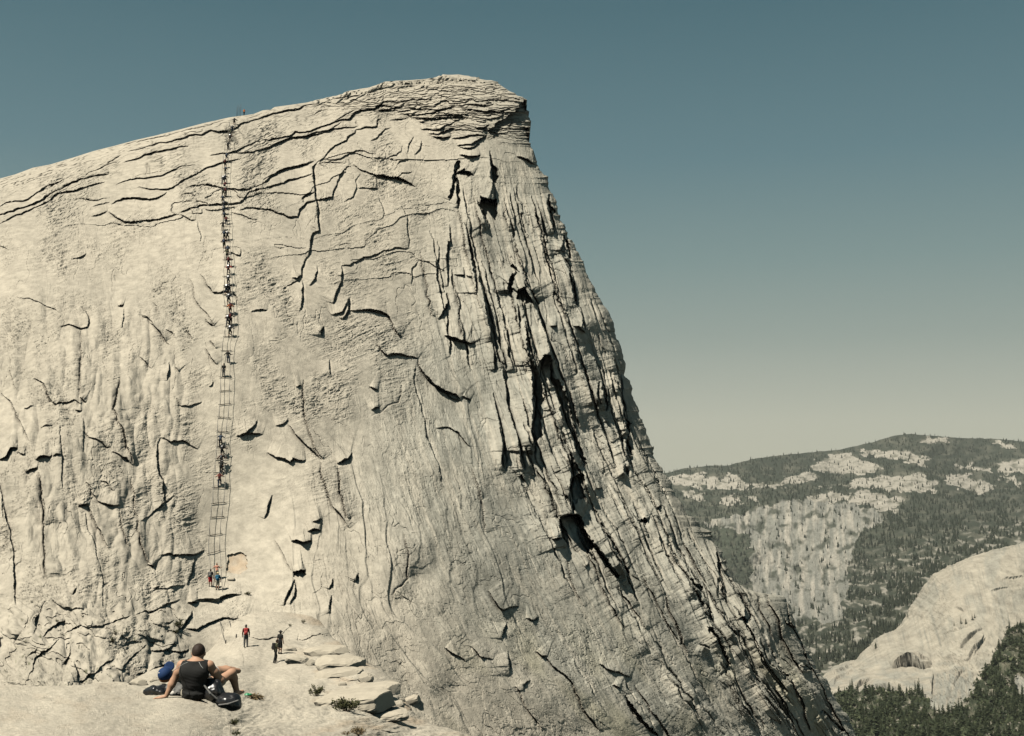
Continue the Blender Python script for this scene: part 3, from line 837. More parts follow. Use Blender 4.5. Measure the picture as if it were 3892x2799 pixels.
def saddle_depth(u, v):
    Y = 30.0 / np.maximum(s_inv(u, v), 0.2)
    r = np.interp(v, [p[1] for p in rim], [p[0] for p in rim])
    return Y + Y * 0.03 * bulge((r - u) * 0.7, 45)
def saddle_disp(u, v):
    near = sstep(2560, 2680, v)
    g = ledge_at(u, v) * 1.1; h = 0
    n = 2.2 * fbm(u / 230, v / 60, 4, 201)
    g = g + (9 + 7 * near) * (np.floor(n) + .5 * frac(n)) * np.clip(0.6 + perlin(u / 180, v / 80, 202), 0, 1)
    n = 2.4 * fbm((u - v) / 70, v / 26, 3, 207)
    g = g + (3 + 5 * near) * np.floor(n) * np.clip(0.2 + perlin(u / 120, v / 50, 208), 0, 1)
    h = h + (5 + 5 * near) * fbm(u / 170, v / 60, 4, 203) + (0.9 + 0.8 * near) * fbm(u / 30, v / 9, 4, 204, 0.6)
    n = 2.6 * fbm((u + v) / 110, v / 42, 4, 205)
    g = g + sstep(1080, 1300, u) * 7 * np.floor(n) * sstep(0.9, 0.2, near)
    h = h + near * 3.2 * np.abs(fbm((u + v) / 60, v / 22, 4, 206))
    return h, g
def saddle_tone(u, v):
    c = mixc(C_CREAM[None, None], C_PALE[None, None], np.clip(0.4 + fbm(u / 160, v / 70, 3, 211), 0, 1))
    c = mixc(c, np.array([0.41, 0.31, 0.21])[None, None], np.clip(fbm(u / 200, v / 50, 4, 212) * 1.5, 0, 1) * sstep(1000, 1250, u) * 0.55)
    c = mixc(c, C_DARK[None, None], np.clip(fbm(u / 70, v / 30, 4, 213) - 0.25, 0, 1) * 0.5)
    return c
vs = np.linspace(2310, 3080, 380)
U, V = rows_grid(lambda v: np.full_like(v, 380.0), lambda v: np.interp(v, [p[1] for p in rim], [p[0] for p in rim]), vs, 620)
saddle = ray_grid('rock_shelf', U, V, saddle_depth, saddle_disp, saddle_tone, ROCK_MID, {'R': 0.35})
tag(saddle, 'pale granite shelf of rounded slabs at the foot of the dome', kind='structure')

# ------------------------------------------------------------------ near ledge the two people rest on
ltop = [(-600, 2605)] + px('D3', '0,1280 150,1275 300,1280 400,1276 560,1276 700,1266 800,1256 900,1268 1000,1272 1080,1276 1160,1284 1230,1305 1320,1345 1420,1395 1470,1425 1530,1470 1570,1510 1588,1560 1590,1600 1600,1640') + [(900, 2900), (960, 3400), (1400, 4600)]
ltx = [p[0] for p in ltop[:20]]; lty = [p[1] for p in ltop[:20]]
LCTL = [(0, 2605, 19.0), (430, 2600, 18.2), (560, 2625, 17.0), (730, 2655, 15.6), (640, 2650, 15.5), (830, 2710, 14.6), (870, 2790, 13.2), (-500, 2605, 20), (300, 2799, 10.2), (0, 2799, 10.2), (600, 2799, 11.2), (0, 3200, 5.6), (600, 3200, 5.9), (900, 3200, 6.2), (0, 4500, 2.7), (900, 4500, 2.75), (-900, 3200, 5.6), (-900, 4500, 2.7), (-500, 2799, 10.4)]
l_inv = tps([(a, b) for a, b, c in LCTL], [10.0 / c for a, b, c in LCTL], 1e-3)
def ledge_depth(u, v):
    return 10.0 / np.maximum(l_inv(u, v), 0.4)
def ledge_disp(u, v):
    q = fbm(u / 46, (v + .15 * u) / 9, 3, 305, .55)
    h = 7 * fbm(u / 330, v / 90, 4, 301) + 1.8 * fbm(u / 60, v / 16, 4, 302, 0.6) - 1.6 * np.exp(-(q / .07) ** 2) * np.clip(perlin(u / 90, v / 40, 306) + .25, 0, 1)
    n = 2.0 * fbm(u / 150, v / 40, 4, 303)
    h = h + 3.0 * np.floor(n) * np.clip(perlin(u / 120, v / 60, 304) + 0.1, 0, 1)
    return h + ledge_at(u, v) * sstep(2620, 2700, v) * 0
def ledge_tone(u, v):
    c = mixc(C_CREAM[None, None] * 0.99, C_PALE[None, None] * 0.96, np.clip(0.3 + fbm(u / 190, v / 60, 4, 311), 0, 1))
    c = mixc(c, C_DARK[None, None], np.clip(fbm(u / 45, v / 16, 4, 312) - 0.3, 0, 1) * 0.55)
    return mixc(c, C_RUST[None, None], np.clip(fbm(u / 120, v / 50, 3, 313), 0, 1) * 0.14)
# columns run across the ledge; rows from its far lip down to the camera's feet
cu = np.linspace(-600, 905, 640); t = np.linspace(0, 1, 330) ** 1.5
topv = np.interp(cu, ltx, lty); topv[cu > 876] = np.interp(cu[cu > 876], [876, 905], [2775, 2960])
V = topv[None, :] + (4400 - topv)[None, :] * t[:, None]; U = np.repeat(cu[None], 330, 0) + np.clip(V - 2800, 0, None) * np.clip((cu - 700) / 205, 0, 1)[None] * 0.35
def carry_back(o):
    pass
Yl = ledge_depth(U, V); Pl = at(U, V, Yl)
lip = Pl[:1]; g = np.array([3.0, 1.6, 0.8, 0.3, 0.08])[:, None, None]
H = ledge_disp(U, V)
# rounded lip: the rock turns down behind its far edge
Pl[..., 2] += H * Yl / FPX
T = ledge_tone(U, V)
backs = lip + g * np.array([0, 0.55, -1.0])[None, None]; backs[..., 2] += (H[:1] * Yl[:1] / FPX)
Pl = np.concatenate([backs, Pl], 0); T = np.concatenate([np.repeat(T[:1], 5, 0), T], 0)
# and down its right side
e = Pl[:, -1:]; Pl = np.concatenate([Pl, e + np.array([0.05, 0.0, -0.25])[None, None], e + np.array([0.1, 0.05, -2.5])[None, None]], 1); T = np.concatenate([T, T[:, -1:], T[:, -1:]], 1)
nr, nc = Pl.shape[:2]; idx = np.arange(nr * nc).reshape(nr, nc)
F = np.stack([idx[:-1, :-1], idx[1:, :-1], idx[1:, 1:], idx[:-1, 1:]], -1).reshape(-1, 4)
ledge = mesh_np('near_ledge', Pl.reshape(-1, 3), F, ROCK_NEAR, attrs={'tone': T.reshape(-1, 3)})
tag(ledge, 'broad smooth granite ledge in the lower left where two people rest', kind='structure')

bpy.context.view_layer.update()
CAST = [ledge, saddle, dome]
def pick(u, v, objs=None):
    """point of the built rock seen at photograph pixel (u, v)"""
    d = Vector(tuple(ray(u, v))).normalized(); best = None
    for o in (objs or CAST):
        ok, loc, nor, fi = o.ray_cast(Vector((0, 0, 0)), d)
        if ok and (best is None or loc.length < best.length): best = loc
    return best
def ground_z(x, y, objs=None):
    best = None
    for o in (objs or CAST):
        ok, loc, nor, fi = o.ray_cast(Vector((x, y, 200)), Vector((0, 0, -1)))
        if ok and (best is None or loc.z > best): best = loc.z
    return best

def pick_down(u, v):
    """first rock met at or just under a skyline pixel"""
    for i in range(30):
        p = pick(u, v + 2 * i)
        if p is not None: return p
# ------------------------------------------------------------------ far country: ridge, granite benches, cliff, canyon side
FAR = rock_mat('far_ground', 0.035, 6.0, 0.3)
sky_l = [(1200, 1850), (2000, 1830), (2400, 1805)] + px('C5', '310,270 420,245 540,232 640,231 750,200 900,178 1050,165 1200,150 1300,130 1400,105 1500,76 1580,68 1700,78 1840,90 2000,92 2166,106') + [(4300, 1690), (4900, 1720)]
SLX = [p[0] for p in sky_l]; SLY = [p[1] for p in sky_l]
FCTL = [(2535, 1790, 9.0), (3000, 1735, 9.2), (3450, 1650, 9.5), (3892, 1680, 9.5), (4600, 1700, 9.5), (2000, 1830, 9.0), (1300, 1850, 9.0), (2600, 1900, 7.7), (3200, 1830, 8.0), (3700, 1800, 8.3), (4500, 1850, 8.0), (2000, 1950, 7.5), (1300, 1950, 7.5),
        (2756, 1967, 6.4), (2960, 1930, 6.45), (3145, 1910, 6.45), (3290, 1920, 6.35), (3400, 1940, 6.2), (2850, 2040, 6.18), (3000, 2040, 6.12), (3150, 2040, 6.0), (2850, 2140, 5.98), (3000, 2140, 5.88), (3150, 2130, 5.75), (2851, 2247, 5.7), (3035, 2262, 5.5), (3219, 2225, 5.2), (2700, 2100, 6.05), (2300, 2150, 5.8), (1400, 2200, 5.6),
        (3892, 1950, 6.3), (3892, 2050, 4.7), (3500, 2130, 4.5), (3220, 2350, 3.7), (3100, 2550, 3.1), (3000, 2780, 2.7), (2700, 2420, 4.4), (2300, 2500, 4.0), (1400, 2500, 4.0), (3600, 2350, 3.3), (4500, 2150, 4.0), (4500, 2700, 2.5), (3892, 2800, 2.4), (2500, 2950, 2.6), (3600, 3000, 2.2), (1400, 3000, 2.6)]
fr_inv = tps([(a, b) for a, b, c in FCTL], [5.0 / c for a, b, c in FCTL], 2e-3)
def far_depth(u, v): return 5000.0 / np.clip(fr_inv(u, v), 0.45, 4.0)
PATCH = ['80,195 130,182 200,180 215,195 180,215 140,225 90,220', '230,190 280,178 330,195 350,220 440,215 500,185 560,170 590,195 540,205 480,225 380,228 250,232 150,230', '560,160 620,120 700,110 760,140 820,160 750,175 680,180 600,180',
         '720,102 800,97 900,100 965,130 950,150 880,140 800,130', '600,230 700,215 760,195 850,185 930,180 990,210 1000,235 900,245 830,235 760,225', '700,250 760,235 850,255 880,280 820,310 760,290 700,275', '1015,180 1100,185 1150,205 1100,235 1030,215',
         '1060,150 1130,155 1190,180 1120,178', '1195,140 1288,130 1400,135 1400,190 1230,175', '920,60 1000,55 1040,68 990,80 930,72', '1175,72 1260,78 1265,90 1200,88', '130,240 190,245 200,265 150,260', '250,265 310,250 330,275 270,285', '340,260 390,265 380,280',
         '500,285 560,255 640,240 700,262 660,275 560,278', '1080,215 1150,208 1200,225 1140,240', '1200,190 1260,190 1288,215 1230,205']
PATCH = [px('E6', p) for p in PATCH]
CLIFF = px('E6', '200,340 300,325 380,300 480,275 560,268 700,278 830,330 760,352 720,400 700,470 690,581 660,680 420,680 360,560 350,440 260,360')
SCRUB = px('E6', '250,360 340,380 372,420 350,470 365,540 330,560 250,470')
def far_masks(u, v):
    ju = u + 26 * fbm(u / 50, v / 24, 3, 401); jv = v + 13 * fbm(u / 50, v / 24, 3, 402)
    pat = np.zeros(u.shape, bool)
    for p in PATCH: pat |= in_poly(ju, jv, p)
    cl = in_poly(u + 20 * fbm(u / 40, v / 60, 3, 403), v + 14 * fbm(u / 40, v / 60, 3, 404), CLIFF)
    scrub = in_poly(ju, jv, SCRUB)
    low = sstep(2050, 2150, v - 0.22 * (3300 - u) * (u < 3300)) if False else sstep(2130, 2220, v + 0.28 * (u - 3100))
    return pat, cl & ~scrub, scrub, low
def far_tone(u, v):
    pat, cl, scrub, low = far_masks(u, v)
    g = np.array([0.345, 0.318, 0.265]); gr = np.array([0.20, 0.196, 0.168]); veg = np.array([0.044, 0.050, 0.036]); soil = np.array([0.115, 0.112, 0.085])
    base = mixc(veg[None, None], soil[None, None], np.clip(fbm(u / 60, v / 24, 4, 411) * 0.9 + 0.15, 0, 1))
    sl = np.clip(fbm(u / 34, v / 15, 4, 412) * 2.2 - 0.25, 0, 1)
    base = mixc(base, (g * 0.85)[None, None], sl * (0.75 * low + 0.12) * sstep(1840, 1960, v))
    base = np.where(pat[..., None], mixc(g[None, None], soil[None, None], np.clip(fbm(u / 40, v / 12, 4, 413) * 1.1, 0, 0.8)), base)
    cv = mixc(gr[None, None], g[None, None], np.clip(0.25 + 1.2 * fbm(u / 26, v / 120, 4, 414), 0, 1))
    cv = mixc(cv, veg[None, None], np.clip(fbm(u / 50, v / 40, 4, 415) * 1.6 - 0.25, 0, 0.85))
    base = np.where(cl[..., None], cv, base)
    base = np.where(scrub[..., None], mixc((veg * 1.25)[None, None], soil[None, None], np.clip(fbm(u / 20, v / 14, 3, 416), 0, 0.6)), base)
    return base
def far_disp(u, v):
    pat, cl, scrub, low = far_masks(u, v)
    k = sstep(0, 60, v - np.interp(u, SLX, SLY))
    h = k * (9 * fbm(u / 170, v / 70, 4, 421) + 3 * fbm(u / 40, v / 22, 4, 422))
    n = 2.5 * fbm(u / 60, v / 200, 4, 423)
    h = h + cl * (5 * fbm(u / 34, v / 170, 4, 424) + 2 * np.floor(n) + 2 * fbm(u / 16, v / 30, 3, 425))
    n = 2.2 * fbm(u / 90, v / 20, 3, 426)
    return h + pat * 2.2 * np.floor(n)
fu = np.concatenate([np.linspace(1200, 2400, 60), np.linspace(2405, 3960, 640), np.linspace(3970, 4900, 60)])
t = np.linspace(0, 1, 420)[:, None]; sk = np.interp(fu, SLX, SLY)[None]
sk = sk + 2.0 * fbm(fu / 40, fu * 0, 3, 431)[None]
FV = sk + (3000 - sk) * t ** 1.1; FU = np.repeat(fu[None], 420, 0)
far = ray_grid('far_mountains', FU, FV, far_depth, far_disp, far_tone, FAR, {})
tag(far, 'forested mountainside with pale granite benches and a grey cliff', kind='structure')

# smooth granite dome on the right and the wooded bench under it
nd = [(2900, 2790), (2990, 2700), (3060, 2640)] + px('E5', '-30,735 40,665 75,625 130,603 180,586 220,540 270,490 320,464 350,455 375,435 400,390 420,350 445,310 480,260 520,215 580,180 640,150 720,125 800,100 860,86 918,75') + [(4050, 2040), (4400, 2030), (4800, 2080)]
NX = [p[0] for p in nd]; NY = [p[1] for p in nd]
NCTL = [(3892, 2066, 2.62), (3600, 2130, 2.6), (3450, 2360, 2.52), (3330, 2420, 2.45), (3250, 2510, 2.4), (3100, 2590, 2.3), (3892, 2250, 2.42), (3650, 2400, 2.24), (3892, 2450, 2.2), (3450, 2560, 2.14), (3250, 2610, 2.12), (3600, 2600, 2.02), (3892, 2600, 1.98), (3400, 2799, 1.6), (3892, 2740, 1.72), (3892, 2850, 1.5), (3100, 2700, 1.95), (3000, 2850, 1.65), (4500, 2100, 2.7), (4500, 2400, 2.3), (4500, 2850, 1.6), (3600, 3000, 1.2), (2950, 3000, 1.3)]
n_inv = tps([(a, b) for a, b, c in NCTL], [2.0 / c for a, b, c in NCTL], 1e-3)
def nd_depth(u, v):
    top = np.interp(u, NX, NY)
    return 2000.0 / np.clip(n_inv(u, v), 0.5, 3) + 110 * bulge(v - top, 110)
NFOR = px('E5', '60,760 100,735 150,720 180,735 230,705 270,720 350,735 400,745 440,730 480,745 520,790 560,830 620,800 690,740 720,690 740,650 800,560 820,500 860,450 918,420 1200,420 1200,1200 0,1200 60,900')
NROCK = px('E5', '510,690 560,640 640,620 690,650 700,700 680,760 600,800 540,830 510,800')
NROCK2 = px('E5', '870,670 920,640 930,750 880,720')
def nd_masks(u, v):
    ju = u + 12 * fbm(u / 30, v / 30, 3, 501); jv = v + 12 * fbm(u / 30, v / 30, 3, 502)
    fo = in_poly(ju, jv, NFOR); r = in_poly(ju, jv, NROCK) | in_poly(ju, jv, NROCK2)
    return fo & ~r, r
def nd_tone(u, v):
    fo, r = nd_masks(u, v)
    g = np.array([0.365, 0.328, 0.262]); gr = np.array([0.27, 0.262, 0.222]); veg = np.array([0.05, 0.058, 0.036]); soil = np.array([0.17, 0.16, 0.115])
    c = mixc(g[None, None], gr[None, None], np.clip(fbm(u / 60, v / 120, 5, 511, 0.6) * 0.9 + 0.12, 0, 0.6) * sstep(2560, 2200, v))
    c = mixc(c, gr[None, None], np.clip(0.3 + fbm(u / 60, v / 30, 4, 514), 0, 0.8) * sstep(2420, 2600, v))
    c = mixc(c, (gr * .8)[None, None], np.clip(fbm((u - .25 * (v - 2100)) / 9, v / 260, 3, 516) * 1.2, 0, .75) * sstep(2620, 2420, v) * np.clip(.5 + fbm(u / 90, v / 60, 2, 517), 0, 1))
    c = np.where(r[..., None], mixc(gr[None, None], (g * .9)[None, None], np.clip(0.3 + fbm(u / 16, v / 50, 3, 512), 0, 1)), c)
    f = mixc(veg[None, None], soil[None, None], np.clip(0.1 + fbm(u / 40, v / 24, 4, 513), 0, 1))
    f = mixc(f, (g * 0.85)[None, None], np.clip(fbm(u / 34, v / 20, 3, 515) * 2.5 - 0.5, 0, 0.9))
    return np.where(fo[..., None], f, c)
def nd_disp(u, v):
    fo, r = nd_masks(u, v)
    top = np.interp(u, NX, NY)
    lp = sstep(2430, 2520, v) * sstep(3500, 3640, u)
    h = ledge_at(np.minimum(u, 4000), v) * 0.8 + 3 * fbm(u / 120, v / 120, 3, 521) + 0.7 * fbm(u / 40, v / 10, 3, 522)
    n = 2.4 * fbm((u + 0.6 * v) / 70, (v - 0.6 * u) / 30, 4, 523)
    h = h + (0.8 + 2.2 * lp) * (np.floor(n) + .4 * frac(n)) * 1.7 + (fo * 4 + r * 5) * fbm(u / 26, v / 30, 4, 524)
    f = -(v - top) / 7.0 + 1.2 * fbm(u / 60, v / 12, 3, 525)
    return h + 2.2 * frac(-f) * sstep(40, 8, v - top) * np.clip(perlin(u / 26, v / 14, 526) + 0.3, 0, 1) * (u > 3450)
gu = np.concatenate([np.linspace(2905, 3960, 470), np.linspace(3970, 4800, 60)])
t = np.linspace(0, 1, 330)[:, None]; sk = np.interp(gu, NX, NY)[None]
GV = sk + (3000 - sk) * t; GU = np.repeat(gu[None], 330, 0)
ndome = ray_grid('granite_dome_hill', GU, GV, nd_depth, nd_disp, nd_tone, FAR, {})
tag(ndome, 'smaller smooth granite dome above a wooded bench at right', kind='structure')
bpy.context.view_layer.update()

# trees of the far slopes: too many to count, one mass
def foliage_mat(name, lo, hi):
    m, n, b = new_mat(name)
    g = n.nodes.new('ShaderNodeNewGeometry'); mx = n.nodes.new('ShaderNodeMix'); mx.data_type = 'RGBA'
    mx.inputs[6].default_value = (*lo, 1); mx.inputs[7].default_value = (*hi, 1)
    n.links.new(g.outputs['Random Per Island'], mx.inputs[0]); n.links.new(mx.outputs[2], b.inputs['Base Color'])
    return m
NEEDLE = foliage_mat('needles', (0.022, 0.032, 0.017), (0.070, 0.080, 0.040))
NEEDLE_FAR = foliage_mat('needles_far', (0.020, 0.026, 0.018), (0.046, 0.052, 0.034))
BARK = plain('bark', (0.09, 0.065, 0.045), 0.95, 0.1, 0.35, 3.0)

class Net:
    """height lookup on a ray grid by photograph pixel"""
    def __init__(s, ob): s.ob = ob
    def pt(s, u, v):
        d = Vector(tuple(ray(u, v))).normalized()
        ok, loc, nor, fi = s.ob.ray_cast(Vector((0, 0, 0)), d)
        return loc if ok else None
def tree_cloud(name, label, ob, count, box, dens, hmin, hmax, mat):
    R = np.random.default_rng(hash(name) % 1000 if False else len(name))
    V = []; Fc = []; nv = 0; tries = 0; made = 0
    us = R.uniform(box[0], box[1], count * 6); vv = R.uniform(box[2], box[3], count * 6)
    k = dens(us, vv) > R.uniform(0, 1, len(us))
    for u, v in zip(us[k], vv[k]):
        if made >= count: break
        p = Net(ob).pt(u, v)
        if p is None: continue
        made += 1
        H = R.uniform(hmin, hmax) * (1 if R.random() < .7 else R.uniform(.45, .8)); r = H * R.uniform(0.15, 0.30); a0 = R.uniform(0, 6.28)
        # ragged two-tier crown
        for zb, zt, rr in ((0.05, 0.66, 1.0), (0.42, 1.0, 0.66)):
            for j in range(5):
                a = a0 + j * 1.2566 + R.normal(0, .2); q = r * rr * R.uniform(0.7, 1.2)
                V.append((p.x + q * math.cos(a), p.y + q * math.sin(a), p.z + H * (zb + R.uniform(-.05, .07))))
            V.append((p.x, p.y, p.z + H * zt))
            for j in range(5): Fc.append((nv + j, nv + (j + 1) % 5, nv + 5))
            nv += 6; a0 += 0.6
    o = mesh_np(name, np.array(V), np.array(Fc), mat)
    return tag(o, label, kind='stuff')
def dens_far(u, v):
    pat, cl, scrub, low = far_masks(u, v)
    d = 0.95 * sstep(-0.35, 0.15, fbm(u / 90, v / 34, 3, 601) + 0.25 - 0.35 * low)
    d = np.where(pat, 0.22, d); d = np.where(cl, 0.07, d); d = np.where(scrub, 0.25, d)
    return d * (v > np.interp(u, SLX, SLY) + 1)
tree_cloud('far_forest', 'dark conifer forest covering the far mountainside', far, 11000, (2450, 3960, 1640, 2760), dens_far, 15, 31, NEEDLE_FAR)
# ------------------------------------------------------------------ bodies and soft things: smooth distance fields turned into meshes
def cone(P, a, b, r1, r2):
    a = np.array(a, float); b = np.array(b, float); ab = b - a
    t = np.clip(((P - a) @ ab) / (ab @ ab + 1e-12), 0, 1)
    return np.linalg.norm(P - a - t[:, None] * ab, axis=1) - (r1 + (r2 - r1) * t)
def ball(P, c, r):
    r = np.array(r if np.ndim(r) else (r, r, r), float); q = (P - np.array(c, float)) / r
    k = np.linalg.norm(q, axis=1)
    return (k - 1) * r.min() * 0.5 + (k - 1) * k / (np.linalg.norm(q / r, axis=1) + 1e-9) * 0.5
def smin(a, b, k):
    h = np.clip(0.5 + 0.5 * (b - a) / k, 0, 1)
    return b + (a - b) * h - k * h * (1 - h)
def chain(P, pts, k=0.03):
    """pts: list of (point, radius) -> tapering limb"""
    d = None
    for (a, ra), (b, rb) in zip(pts[:-1], pts[1:]):
        e = cone(P, a, b, ra, rb); d = e if d is None else smin(d, e, k)
    return d
def noise3(P, f, seed):
    return (perlin(P[:, 0] * f + P[:, 2] * f * .4, P[:, 1] * f + 3.1, seed) + perlin(P[:, 1] * f + 7.7, P[:, 2] * f, seed + 1) + perlin(P[:, 2] * f, P[:, 0] * f + 1.3, seed + 2)) / 2.2

def nets(f, lo, hi, h):
    ax = [np.arange(lo[i] - h * 1.5, hi[i] + h * 2.5, h) for i in range(3)]
    X, Y, Z = np.meshgrid(*ax, indexing='ij'); sh = X.shape
    D = f(np.stack([X.ravel(), Y.ravel(), Z.ravel()], 1)).reshape(sh)
    S = D < 0
    cell = np.zeros(tuple(s - 1 for s in sh), np.int8)
    acc = np.zeros(cell.shape + (3,)); cnt = np.zeros(cell.shape)
    idx = np.indices(cell.shape).transpose(1, 2, 3, 0).astype(float)
    corners = [(i, j, k) for i in (0, 1) for j in (0, 1) for k in (0, 1)]
    sl = lambda c: tuple(slice(c[a], sh[a] - 1 + c[a]) for a in range(3))
    for c in corners:
        for a in range(3):
            if c[a] == 0:
                c2 = list(c); c2[a] = 1; c2 = tuple(c2)
                d0 = D[sl(c)]; d1 = D[sl(c2)]; m = (d0 < 0) != (d1 < 0)
                t = np.where(m, d0 / np.where(m, d0 - d1, 1), 0)
                for b in range(3): acc[..., b] += np.where(m, (c[b] if b != a else t), 0)
                cnt += m
    act = cnt > 0
    vid = -np.ones(cell.shape, int); vid[act] = np.arange(act.sum())
    V = (idx[act] + acc[act] / cnt[act][:, None]) * h + np.array([ax[0][0], ax[1][0], ax[2][0]])
    F = []
    for a in range(3):
        b, c = (a + 1) % 3, (a + 2) % 3
        lo_ = [slice(1, -1)] * 3; lo_[a] = slice(0, -1); hi_ = list(lo_); hi_[a] = slice(1, None)
        s0 = S[tuple(lo_)]; s1 = S[tuple(hi_)]; m = s0 != s1
        I = np.argwhere(m) + np.array([1 if q != a else 0 for q in range(3)])
        fl = s1[m]
        def g(db, dc):
            J = I.copy(); J[:, b] -= db; J[:, c] -= dc
            return vid[J[:, 0], J[:, 1], J[:, 2]]
        q = np.stack([g(1, 1), g(0, 1), g(0, 0), g(1, 0)], 1)
        q[fl] = q[fl][:, ::-1]
        F.append(q)
    return V, np.concatenate(F)

def soft(name, f, lo, hi, h, mat, parent=None):
    V, F = nets(f, lo, hi, h)
    return mesh_np(name, V, F, mat, parent, smooth=True)

def tube_np(pts, r, n=6):
    P = np.array(pts, float); m = len(P)
    T = np.gradient(P, axis=0); T /= np.linalg.norm(T, axis=1, keepdims=True) + 1e-12
    up = np.where(np.abs(T[:, 2:3]) > 0.9, np.array([[1.0, 0, 0]]), np.array([[0, 0, 1.0]]))
    A = np.cross(T, up); A /= np.linalg.norm(A, axis=1, keepdims=True) + 1e-12; B = np.cross(T, A)
    r = np.broadcast_to(np.asarray(r, float), (m,))
    an = np.arange(n) * 2 * np.pi / n
    V = (P[:, None] + r[:, None, None] * (np.cos(an)[None, :, None] * A[:, None] + np.sin(an)[None, :, None] * B[:, None])).reshape(-1, 3)
    F = []
    for i in range(m - 1):
        for j in range(n):
            k = (j + 1) % n; F.append((i * n + j, i * n + k, (i + 1) * n + k, (i + 1) * n + j))
    V = np.concatenate([V, P[:1], P[-1:]]); c0 = m * n
    for j in range(n):
        k = (j + 1) % n; F.append((c0, k, j, j)); F.append((c0 + 1, (m - 1) * n + j, (m - 1) * n + k, (m - 1) * n + k))
    Q = [tuple(dict.fromkeys(f)) for f in F]
    return V, Q
def poly_obj(name, V, F, mat, parent=None, smooth=False):
    me = bpy.data.meshes.new(name); me.from_pydata([tuple(v) for v in V], [], [tuple(int(i) for i in f) for f in F]); me.update()
    if smooth: me.polygons.foreach_set('use_smooth', np.ones(len(me.polygons), bool))
    o = bpy.data.objects.new(name, me); COL.objects.link(o); me.materials.append(mat)
    if parent is not None: o.parent = parent
    return o
def tube(name, pts, r, mat, parent=None, n=6): 
    V, F = tube_np(pts, r, n); return poly_obj(name, V, F, mat, parent, True)

SKIN = plain('skin', (0.43, 0.25, 0.16), 0.6, 0.35, 0.10, 14)
SKIN_D = plain('skin_tan', (0.26, 0.14, 0.09), 0.6, 0.3, 0.12, 14)
HAIR = plain('hair_dark', (0.030, 0.018, 0.012), 0.7, 0.3, 0.4, 120)
HAIR_R = plain('hair_ginger', (0.22, 0.085, 0.03), 0.7, 0.3, 0.35, 90)
BLACK = plain('black_cloth', (0.016, 0.016, 0.015), 0.85, 0.25, 0.25, 60)
BLACKP = plain('black_nylon', (0.013, 0.013, 0.014), 0.32, 0.6, 0.25, 30)
PIPING = plain('grey_piping', (0.30, 0.30, 0.28), 0.8, 0.2, 0.1, 60)
KHAKI = plain('khaki_cloth', (0.40, 0.36, 0.28), 0.9, 0.15, 0.15, 40)
GREYC = plain('grey_cloth', (0.16, 0.155, 0.145), 0.9, 0.15, 0.25, 40)
PALEC = plain('pale_cloth', (0.60, 0.56, 0.50), 0.9, 0.15, 0.1, 40)
NAVY = plain('blue_cloth', (0.010, 0.034, 0.105), 0.8, 0.3, 0.15, 40)
TEAL = plain('teal_cloth', (0.025, 0.13, 0.21), 0.8, 0.3, 0.2, 20)
RED = plain('red_cloth', (0.50, 0.025, 0.03), 0.8, 0.3, 0.15, 20)
REDP = plain('red_nylon', (0.42, 0.05, 0.045), 0.6, 0.4, 0.3, 10)
ORANGE = plain('orange_cloth', (0.60, 0.16, 0.035), 0.8, 0.3, 0.15, 20)
MAROON = plain('maroon_cloth', (0.09, 0.022, 0.02), 0.85, 0.2, 0.2, 20)
STRAW = plain('straw', (0.50, 0.40, 0.22), 0.9, 0.15, 0.2, 30)
DGREEN = plain('green_wrapper', (0.02, 0.22, 0.09), 0.4, 0.5, 0.2, 20)
WHITE = plain('white_cloth', (0.72, 0.70, 0.64), 0.8, 0.2, 0.06, 20)
DBLUE = plain('slate_cloth', (0.045, 0.06, 0.085), 0.85, 0.2, 0.2, 20)
OLIVE = plain('olive_cloth', (0.075, 0.075, 0.045), 0.85, 0.2, 0.2, 20)
PINK = plain('salmon_cloth', (0.50, 0.24, 0.17), 0.85, 0.2, 0.15, 20)
STEEL = plain('weathered_steel', (0.055, 0.052, 0.048), 0.55, 0.5, 0.3, 6, 0.4)
CABLE = plain('steel_cable', (0.16, 0.155, 0.14), 0.5, 0.5, 0.2, 6, 0.5)
WOOD = plain('grey_wood', (0.085, 0.070, 0.052), 0.95, 0.1, 0.4, 9)

